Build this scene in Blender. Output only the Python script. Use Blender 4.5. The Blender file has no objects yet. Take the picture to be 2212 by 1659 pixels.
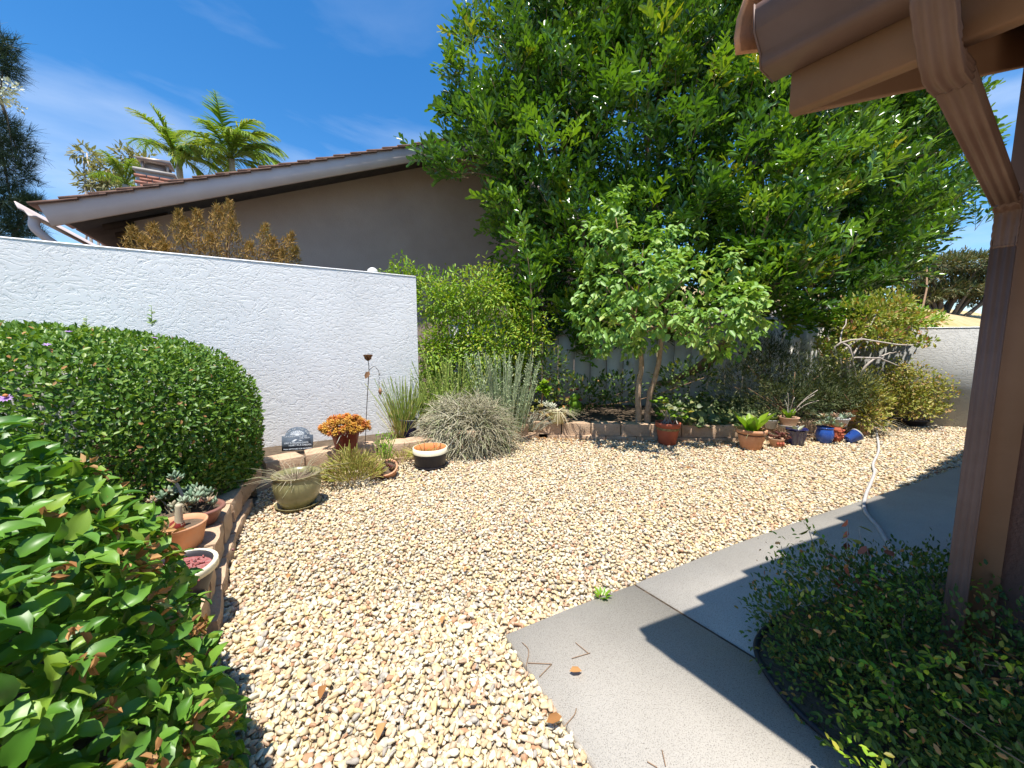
import bpy, bmesh, math, random
import numpy as np
from mathutils import Vector, Matrix, noise as mnoise

sc = bpy.context.scene
COL = sc.collection
rng = np.random.default_rng(7)
random.seed(7)

# ---------------------------------------------------------------- camera, sky, sun, exposure
CAM_H = 1.30
FPX, CX, CY = 810.0, 1106.0, 829.5          # focal length in pixels of a 2212 x 1659 frame
PITCH = math.atan(0.1068)
cam = bpy.data.cameras.new('camera'); cam_o = bpy.data.objects.new('camera', cam); COL.objects.link(cam_o)
cam.sensor_width = 36.0; cam.lens = FPX / 2212 * 36.0
cam.clip_start = 0.02; cam.clip_end = 3000
cam_o.location = (0, 0, CAM_H); cam_o.rotation_euler = (math.pi / 2 - PITCH, 0, 0)
sc.camera = cam_o

SUN_D = Vector((0.02, 0.29, -1.0))           # the way sunlight travels
SUN_EL = math.atan2(1.0, math.hypot(0.02, 0.29))
SUN_AZ = math.atan2(-0.02, -0.29)            # towards the sun, from +Y to +X
world = bpy.data.worlds.new('World'); sc.world = world; world.use_nodes = True
nt = world.node_tree; nt.nodes.clear()
def wn(t, **k):
    n = nt.nodes.new(t)
    for a, b in k.items(): setattr(n, a, b)
    return n
sky = wn('ShaderNodeTexSky', sky_type='NISHITA', sun_disc=False, sun_elevation=SUN_EL, sun_rotation=SUN_AZ,
         altitude=100, air_density=1.0, dust_density=0.25, ozone_density=3.0)
hs = wn('ShaderNodeHueSaturation'); hs.inputs['Saturation'].default_value = 1.34; hs.inputs['Value'].default_value = 1.52
tc = wn('ShaderNodeTexCoord')
mp = wn('ShaderNodeMapping'); mp.inputs['Scale'].default_value = (1.1, 1.1, 4.2); mp.inputs['Rotation'].default_value = (0.25, 0.12, 0.3)
mp.inputs['Location'].default_value = (-7.85, 4.65, 1.64)
cn = wn('ShaderNodeTexNoise'); cn.inputs['Scale'].default_value = 1.7; cn.inputs['Detail'].default_value = 7; cn.inputs['Roughness'].default_value = 0.52; cn.inputs['Distortion'].default_value = 0.5
cr = wn('ShaderNodeValToRGB'); cr.color_ramp.elements[0].position = 0.49; cr.color_ramp.elements[1].position = 0.74
# cirrus lies low over the horizon all round and thins out towards the zenith
sx = wn('ShaderNodeSeparateXYZ')
mr = wn('ShaderNodeMapRange'); mr.inputs['From Min'].default_value = 0.12; mr.inputs['From Max'].default_value = 0.62; mr.inputs['To Min'].default_value = 1.0; mr.inputs['To Max'].default_value = 0.10
mul = wn('ShaderNodeMath', operation='MULTIPLY'); mx = wn('ShaderNodeMix', data_type='RGBA')
mx.inputs[7].default_value = (6.0, 7.0, 8.6, 1)
bgn = wn('ShaderNodeBackground'); bgn.inputs['Strength'].default_value = 0.085; out = wn('ShaderNodeOutputWorld')
L = nt.links.new
L(sky.outputs[0], hs.inputs['Color']); L(tc.outputs['Generated'], mp.inputs[0]); L(mp.outputs[0], cn.inputs['Vector'])
L(cn.outputs[0], cr.inputs[0]); L(tc.outputs['Generated'], sx.inputs[0]); L(sx.outputs['Z'], mr.inputs['Value'])
L(cr.outputs[0], mul.inputs[0]); L(mr.outputs[0], mul.inputs[1]); L(mul.outputs[0], mx.inputs[0])
L(hs.outputs[0], mx.inputs[6]); L(mx.outputs[2], bgn.inputs['Color']); L(bgn.outputs[0], out.inputs['Surface'])

sun = bpy.data.lights.new('sun', 'SUN'); sun_o = bpy.data.objects.new('sun', sun); COL.objects.link(sun_o)
sun.energy = 5.0; sun.angle = math.radians(0.55); sun.color = (1.0, 0.955, 0.88)
sun_o.rotation_euler = SUN_D.to_track_quat('-Z', 'Y').to_euler(); sun_o.location = (0, 0, 30)
vs = sc.view_settings; vs.view_transform = 'Standard'; vs.look = 'None'; vs.exposure = 0.72; vs.gamma = 1.0; vs.use_curve_mapping = False
sc.cycles.max_bounces = 8; sc.cycles.diffuse_bounces = 4; sc.cycles.glossy_bounces = 2; sc.cycles.transmission_bounces = 4
sc.cycles.transparent_max_bounces = 4; sc.cycles.use_denoising = True

# ---------------------------------------------------------------- measuring from the photograph's frame
_c, _s = math.cos(PITCH), math.sin(PITCH)
def ray(px, py):
    a = (px - CX) / FPX; b = -(py - CY) / FPX
    return np.array([a, _c + b * _s, -_s + b * _c])
def G(px, py, z=0.0):                        # the point at height z
    r = ray(px, py); return np.array([0, 0, CAM_H]) + r * ((z - CAM_H) / r[2])
def W(px, py, Y):                            # the point at distance Y
    r = ray(px, py); return np.array([0, 0, CAM_H]) + r * (Y / r[1])

# ---------------------------------------------------------------- mesh helpers
def norm(a): return a / np.maximum(np.linalg.norm(a, axis=-1, keepdims=True), 1e-9)
class M:
    """collects geometry and turns it into ONE mesh object"""
    def __init__(s): s.v = []; s.f = {}; s.r = []; s.n = 0
    def add(s, V, F, rnd=0.5):
        V = np.asarray(V, float).reshape(-1, 3)
        if isinstance(F, list):
            by = {}
            for q in F: by.setdefault(len(q), []).append(q)
            F = [np.array(x) for x in by.values()]
        else: F = [np.asarray(F)]
        for q in F: s.f.setdefault(q.shape[1], []).append(q + s.n)
        s.v.append(V); s.r.append(np.broadcast_to(np.asarray(rnd, float), (len(V),))); s.n += len(V)
        return s
    def box(s, c, d, rz=0.0, rnd=0.5):
        x, y, z = np.array(d) / 2
        V = np.array([[-x,-y,-z],[x,-y,-z],[x,y,-z],[-x,y,-z],[-x,-y,z],[x,-y,z],[x,y,z],[-x,y,z]])
        if rz: V = V @ np.array([[math.cos(rz), math.sin(rz), 0], [-math.sin(rz), math.cos(rz), 0], [0, 0, 1]])
        return s.add(V + np.array(c), [[0,3,2,1],[4,5,6,7],[0,1,5,4],[1,2,6,5],[2,3,7,6],[3,0,4,7]], rnd)
    def hexa(s, P8, rnd=0.5):               # bottom four then top four, both counterclockwise from above
        return s.add(P8, [[0,3,2,1],[4,5,6,7],[0,1,5,4],[1,2,6,5],[2,3,7,6],[3,0,4,7]], rnd)
    def bar(s, a, b, w, h, up=(0,0,1), rnd=0.5):
        a, b = np.array(a, float), np.array(b, float); d = norm(b - a); up = np.array(up, float)
        x = norm(np.cross(d, up)); y = np.cross(x, d)
        q = [(-w/2,-h/2),(w/2,-h/2),(w/2,h/2),(-w/2,h/2)]
        V = [a + x*i + y*j for i, j in q] + [b + x*i + y*j for i, j in q]
        return s.add(V, [[0,1,2,3],[7,6,5,4],[0,4,5,1],[1,5,6,2],[2,6,7,3],[3,7,4,0]], rnd)
    def tube(s, P, R, n=6, rnd=0.5, cap=True):
        P = np.asarray(P, float); k = len(P); R = np.broadcast_to(np.asarray(R, float), (k,))
        T = norm(np.gradient(P, axis=0)); u = np.cross(T[0], [0.31, 0.17, 0.93]); u = norm(u); V = []
        a = np.linspace(0, 2*np.pi, n, endpoint=False)
        for i in range(k):
            u = norm(u - T[i]*(u@T[i])); w = np.cross(T[i], u)
            V.append(P[i] + R[i]*(np.cos(a)[:,None]*u + np.sin(a)[:,None]*w))
        V = np.concatenate(V); i = np.arange(n); j = (i+1) % n
        F = [np.stack([i+r*n, j+r*n, j+(r+1)*n, i+(r+1)*n], 1) for r in range(k-1)]
        s.add(V, np.concatenate(F), rnd)
        if cap: s.f.setdefault(n, []).extend([(np.arange(n)[::-1] + s.n - k*n)[None], (np.arange(n) + s.n - n)[None]])
        return s
    def lathe(s, prof, n=28, c=(0,0,0), rnd=0.5, sx=1.0, sy=1.0):
        a = np.linspace(0, 2*np.pi, n, endpoint=False); V = []
        for r, z in prof: V.append(np.stack([r*np.cos(a)*sx, r*np.sin(a)*sy, np.full(n, z)], 1))
        V = np.concatenate(V) + np.array(c); i = np.arange(n); j = (i+1) % n
        F = np.concatenate([np.stack([i+r*n, j+r*n, j+(r+1)*n, i+(r+1)*n], 1) for r in range(len(prof)-1)])
        return s.add(V, F, rnd)
    def scatter(s, T, F, P, D, N, S, rnd):  # template copies: x along D, z along N
        D = norm(D); N = norm(N - D*np.sum(N*D, 1, keepdims=True)); Y = np.cross(N, D)
        S = np.broadcast_to(np.asarray(S, float), (len(P),))
        V = P[:,None,:] + S[:,None,None]*(T[None,:,0:1]*D[:,None,:] + T[None,:,1:2]*Y[:,None,:] + T[None,:,2:3]*N[:,None,:])
        k = len(T)
        for q in (F if isinstance(F, list) else [F]):
            A = (q[None] + (np.arange(len(P))*k)[:,None,None]).reshape(-1, q.shape[1])
            s.f.setdefault(q.shape[1], []).append(A + s.n)
        s.v.append(V.reshape(-1, 3)); s.r.append(np.repeat(rnd, k)); s.n += len(P)*k
        return s
    def mesh(s, name, mat, smooth=False, off=None):
        me = bpy.data.meshes.new(name); V = np.concatenate(s.v)
        if off is not None: V = V - np.asarray(off)
        me.vertices.add(len(V)); me.vertices.foreach_set('co', V.astype(np.float32).ravel())
        fl, st, tot, p = [], [], [], 0
        for k, arrs in s.f.items():
            A = np.concatenate(arrs); fl.append(A.ravel()); st.append(p + np.arange(len(A))*k); tot.append(np.full(len(A), k)); p += A.size
        fl = np.concatenate(fl); st = np.concatenate(st)
        me.loops.add(len(fl)); me.loops.foreach_set('vertex_index', fl.astype(np.int32))
        me.polygons.add(len(st)); me.polygons.foreach_set('loop_start', st.astype(np.int32))
        me.update(calc_edges=True)
        at = me.attributes.new('rnd', 'FLOAT', 'POINT'); at.data.foreach_set('value', np.concatenate(s.r).astype(np.float32))
        if smooth: me.polygons.foreach_set('use_smooth', np.ones(len(st), bool))
        me.materials.append(mat); return me
    def build(s, name, mat, parent=None, smooth=False, kind=None):
        off = world_loc(parent) if parent else None
        o = bpy.data.objects.new(name, s.mesh(name, mat, smooth, off)); COL.objects.link(o)
        if parent: o.parent = parent
        if kind: o['kind'] = kind
        return o
def world_loc(o):
    v = np.zeros(3)
    while o: v += np.array(o.location); o = o.parent
    return v
def tag(o, label, cat, group=None, kind=None):
    o['label'] = label; o['category'] = cat
    if group: o['group'] = group
    if kind: o['kind'] = kind
    return o
def thing(name, loc, label, cat, group=None):
    o = bpy.data.objects.new(name, None); COL.objects.link(o); o.location = tuple(float(x) for x in loc); o.empty_display_size = 0.1
    return tag(o, label, cat, group)
def link(name, me, parent=None, loc=(0,0,0), rot=None, scale=None):     # a further object that shares a mesh
    o = bpy.data.objects.new(name, me); COL.objects.link(o); o.parent = parent; o.location = tuple(float(x) for x in loc)
    if rot is not None: o.rotation_euler = rot
    if scale is not None: o.scale = scale
    return o
def struct(o): o['kind'] = 'structure'; return o
def resample(P, step):
    P = np.asarray(P, float); d = np.r_[0, np.cumsum(np.linalg.norm(np.diff(P, axis=0), axis=1))]
    n = max(2, int(round(d[-1]/step)) + 1); t = np.linspace(0, d[-1], n)
    return np.stack([np.interp(t, d, P[:,i]) for i in range(P.shape[1])], 1)
def smooth_path(P, n=40):
    P = np.asarray(P, float); Q = np.concatenate([[2*P[0]-P[1]], P, [2*P[-1]-P[-2]]]); o = []
    t = np.linspace(0, len(P)-1, n)
    for x in t:
        i = min(int(x), len(P)-2); u = x - i; a, b, c, d = Q[i:i+4]
        o.append(0.5*((2*b) + (c-a)*u + (2*a-5*b+4*c-d)*u*u + (3*b-a-3*c+d)*u**3))
    return np.array(o)
def inside(P, poly):
    x, y = P[:,0], P[:,1]; r = np.zeros(len(P), bool); n = len(poly); j = n-1
    for i in range(n):
        xi, yi, xj, yj = poly[i][0], poly[i][1], poly[j][0], poly[j][1]
        with np.errstate(divide='ignore', invalid='ignore'):
            r ^= ((yi > y) != (yj > y)) & (x < (xj-xi)*(y-yi)/(yj-yi+1e-12) + xi)
        j = i
    return r
def rdir(n):
    return norm(rng.normal(size=(n, 3)))

# ---------------------------------------------------------------- materials
def _mat(name):
    m = bpy.data.materials.new(name); m.use_nodes = True; t = m.node_tree; return m, t, t.nodes['Principled BSDF'], t.links.new
def ramp(t, cols, pos=None):
    r = t.nodes.new('ShaderNodeValToRGB'); e = r.color_ramp.elements
    while len(e) < len(cols): e.new(0.5)
    for i, c in enumerate(cols):
        e[i].position = pos[i] if pos else i/(len(cols)-1); e[i].color = (*c, 1)
    return r
def surf(name, cols, scale=8.0, rough=0.8, bump=0.2, bscale=60.0, detail=6, spec=0.3, dist=0.005, metallic=0.0, pos=(0.3, 0.7), coat=0.0):
    """weathered surface: noise between two or three colours, fine bump"""
    m, t, b, l = _mat(name)
    tcn = t.nodes.new('ShaderNodeTexCoord'); n = t.nodes.new('ShaderNodeTexNoise'); n.inputs['Scale'].default_value = scale; n.inputs['Detail'].default_value = detail; n.inputs['Roughness'].default_value = 0.65
    l(tcn.outputs['Object'], n.inputs['Vector'])
    p = list(pos) if len(cols) == 2 else [pos[0] + (pos[1]-pos[0])*i/(len(cols)-1) for i in range(len(cols))]
    r = ramp(t, cols, p); l(n.outputs[0], r.inputs[0]); l(r.outputs[0], b.inputs['Base Color'])
    b.inputs['Roughness'].default_value = rough; b.inputs['Specular IOR Level'].default_value = spec; b.inputs['Metallic'].default_value = metallic
    b.inputs['Coat Weight'].default_value = coat; b.inputs['Coat Roughness'].default_value = 0.12
    if bump:
        n2 = t.nodes.new('ShaderNodeTexNoise'); n2.inputs['Scale'].default_value = bscale; n2.inputs['Detail'].default_value = 5; l(tcn.outputs['Object'], n2.inputs['Vector'])
        bp = t.nodes.new('ShaderNodeBump'); bp.inputs['Strength'].default_value = bump; bp.inputs['Distance'].default_value = dist; l(n2.outputs[0], bp.inputs['Height']); l(bp.outputs[0], b.inputs['Normal'])
    return m
def leafm(name, cols, rough=0.42, trans=0.32, spec=0.4, warm=(1.25, 1.25, 0.45), pos=None):
    m, t, b, l = _mat(name); a = t.nodes.new('ShaderNodeAttribute'); a.attribute_name = 'rnd'
    r = ramp(t, cols, pos); l(a.outputs['Fac'], r.inputs[0]); l(r.outputs[0], b.inputs['Base Color'])
    b.inputs['Roughness'].default_value = rough; b.inputs['Specular IOR Level'].default_value = spec
    if trans:
        tr = t.nodes.new('ShaderNodeBsdfTranslucent'); mm = t.nodes.new('ShaderNodeMix'); mm.data_type = 'RGBA'; mm.blend_type = 'MULTIPLY'; mm.inputs[0].default_value = 1.0
        mm.inputs[7].default_value = (*warm, 1); l(r.outputs[0], mm.inputs[6]); l(mm.outputs[2], tr.inputs[0])
        s = t.nodes.new('ShaderNodeMixShader'); s.inputs[0].default_value = trans; o = t.nodes['Material Output']
        l(b.outputs[0], s.inputs[1]); l(tr.outputs[0], s.inputs[2]); l(s.outputs[0], o.inputs['Surface'])
    return m
def stucco(name, cols, strength=0.55, dist=0.007, scale=21.0, stretch=1.9, dirt=None):
    """skip-trowelled plaster: flat plateaus with torn edges"""
    m, t, b, l = _mat(name); tcn = t.nodes.new('ShaderNodeTexCoord'); mpn = t.nodes.new('ShaderNodeMapping'); mpn.inputs['Scale'].default_value = (1, 1, stretch)
    l(tcn.outputs['Object'], mpn.inputs[0])
    warp = t.nodes.new('ShaderNodeTexNoise'); warp.inputs['Scale'].default_value = 2.3; warp.inputs['Detail'].default_value = 2; l(mpn.outputs[0], warp.inputs['Vector'])
    ad = t.nodes.new('ShaderNodeVectorMath'); ad.operation = 'MULTIPLY_ADD'; ad.inputs[1].default_value = (0.45, 0.45, 0.45); l(warp.outputs['Color'], ad.inputs[0]); l(mpn.outputs[0], ad.inputs[2])
    n = t.nodes.new('ShaderNodeTexNoise'); n.inputs['Scale'].default_value = scale; n.inputs['Detail'].default_value = 5; n.inputs['Roughness'].default_value = 0.62; n.inputs['Distortion'].default_value = 0.7
    l(ad.outputs[0], n.inputs['Vector'])
    r = ramp(t, [(0, 0, 0), (0.25, 0.25, 0.25), (1, 1, 1)], [0.33, 0.44, 0.50]); l(n.outputs[0], r.inputs[0])
    fine = t.nodes.new('ShaderNodeTexNoise'); fine.inputs['Scale'].default_value = 120; l(tcn.outputs['Object'], fine.inputs['Vector'])
    mixh = t.nodes.new('ShaderNodeMath'); mixh.operation = 'MULTIPLY_ADD'; mixh.inputs[1].default_value = 0.14; l(fine.outputs[0], mixh.inputs[0]); l(r.outputs[0], mixh.inputs[2])
    bp = t.nodes.new('ShaderNodeBump'); bp.inputs['Strength'].default_value = strength; bp.inputs['Distance'].default_value = dist; l(mixh.outputs[0], bp.inputs['Height']); l(bp.outputs[0], b.inputs['Normal'])
    n3 = t.nodes.new('ShaderNodeTexNoise'); n3.inputs['Scale'].default_value = 1.6; n3.inputs['Detail'].default_value = 7; l(tcn.outputs['Object'], n3.inputs['Vector'])
    r3 = ramp(t, cols, [0.35, 0.65]); l(n3.outputs[0], r3.inputs[0]); l(r3.outputs[0], b.inputs['Base Color'])
    b.inputs['Roughness'].default_value = 0.85; b.inputs['Specular IOR Level'].default_value = 0.2
    return m
def concrete(name):
    m, t, b, l = _mat(name); tcn = t.nodes.new('ShaderNodeTexCoord')
    n = t.nodes.new('ShaderNodeTexNoise'); n.inputs['Scale'].default_value = 2.2; n.inputs['Detail'].default_value = 9; n.inputs['Roughness'].default_value = 0.62; l(tcn.outputs['Object'], n.inputs['Vector'])
    r = ramp(t, [(0.355, 0.325, 0.280), (0.395, 0.362, 0.313), (0.43, 0.396, 0.345)], [0.22, 0.5, 0.8]); l(n.outputs[0], r.inputs[0])
    n2 = t.nodes.new('ShaderNodeTexNoise'); n2.inputs['Scale'].default_value = 260; n2.inputs['Detail'].default_value = 3; l(tcn.outputs['Object'], n2.inputs['Vector'])
    r2 = ramp(t, [(0.40, 0.39, 0.38), (1, 1, 1), (1.15, 1.14, 1.12)], [0.30, 0.46, 0.72]); l(n2.outputs[0], r2.inputs[0])
    v = t.nodes.new('ShaderNodeTexVoronoi'); v.inputs['Scale'].default_value = 42; l(tcn.outputs['Object'], v.inputs['Vector'])
    r4 = ramp(t, [(0.45, 0.43, 0.40), (1, 1, 1)], [0.05, 0.11]); l(v.outputs['Distance'], r4.inputs[0])
    m1 = t.nodes.new('ShaderNodeMix'); m1.data_type = 'RGBA'; m1.blend_type = 'MULTIPLY'; m1.inputs[0].default_value = 0.8; l(r.outputs[0], m1.inputs[6]); l(r2.outputs[0], m1.inputs[7])
    m2 = t.nodes.new('ShaderNodeMix'); m2.data_type = 'RGBA'; m2.blend_type = 'MULTIPLY'; m2.inputs[0].default_value = 0.45; l(m1.outputs[2], m2.inputs[6]); l(r4.outputs[0], m2.inputs[7])
    l(m2.outputs[2], b.inputs['Base Color'])
    bp = t.nodes.new('ShaderNodeBump'); bp.inputs['Strength'].default_value = 0.35; bp.inputs['Distance'].default_value = 0.003; l(n2.outputs[0], bp.inputs['Height']); l(bp.outputs[0], b.inputs['Normal'])
    b.inputs['Roughness'].default_value = 0.88; b.inputs['Specular IOR Level'].default_value = 0.25
    return m
def stones(name):
    m, t, b, l = _mat(name); a = t.nodes.new('ShaderNodeAttribute'); a.attribute_name = 'rnd'; tcn = t.nodes.new('ShaderNodeTexCoord')
    r = ramp(t, [(0.600,0.492,0.308),(0.680,0.591,0.405),(0.550,0.433,0.264),(0.720,0.650,0.493),(0.620,0.463,0.317),(0.580,0.532,0.422),(0.660,0.522,0.273),(0.500,0.345,0.238),(0.700,0.611,0.440),(0.400,0.364,0.317),(0.620,0.492,0.299),(0.460,0.266,0.158),(0.740,0.680,0.546)],
             [0,0.1,0.2,0.3,0.4,0.48,0.58,0.66,0.72,0.80,0.86,0.93,0.97]); r.color_ramp.interpolation = 'CONSTANT'; l(a.outputs['Fac'], r.inputs[0])
    n = t.nodes.new('ShaderNodeTexNoise'); n.inputs['Scale'].default_value = 55; n.inputs['Detail'].default_value = 4; l(tcn.outputs['Object'], n.inputs['Vector'])
    r2 = ramp(t, [(0.72, 0.68, 0.62), (1.1, 1.1, 1.1)], [0.3, 0.7]); l(n.outputs[0], r2.inputs[0])
    m1 = t.nodes.new('ShaderNodeMix'); m1.data_type = 'RGBA'; m1.blend_type = 'MULTIPLY'; m1.inputs[0].default_value = 0.9; l(r.outputs[0], m1.inputs[6]); l(r2.outputs[0], m1.inputs[7]); l(m1.outputs[2], b.inputs['Base Color'])
    bp = t.nodes.new('ShaderNodeBump'); bp.inputs['Strength'].default_value = 0.3; bp.inputs['Distance'].default_value = 0.003; l(n.outputs[0], bp.inputs['Height']); l(bp.outputs[0], b.inputs['Normal'])
    b.inputs['Roughness'].default_value = 0.75; b.inputs['Specular IOR Level'].default_value = 0.3
    return m
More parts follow.
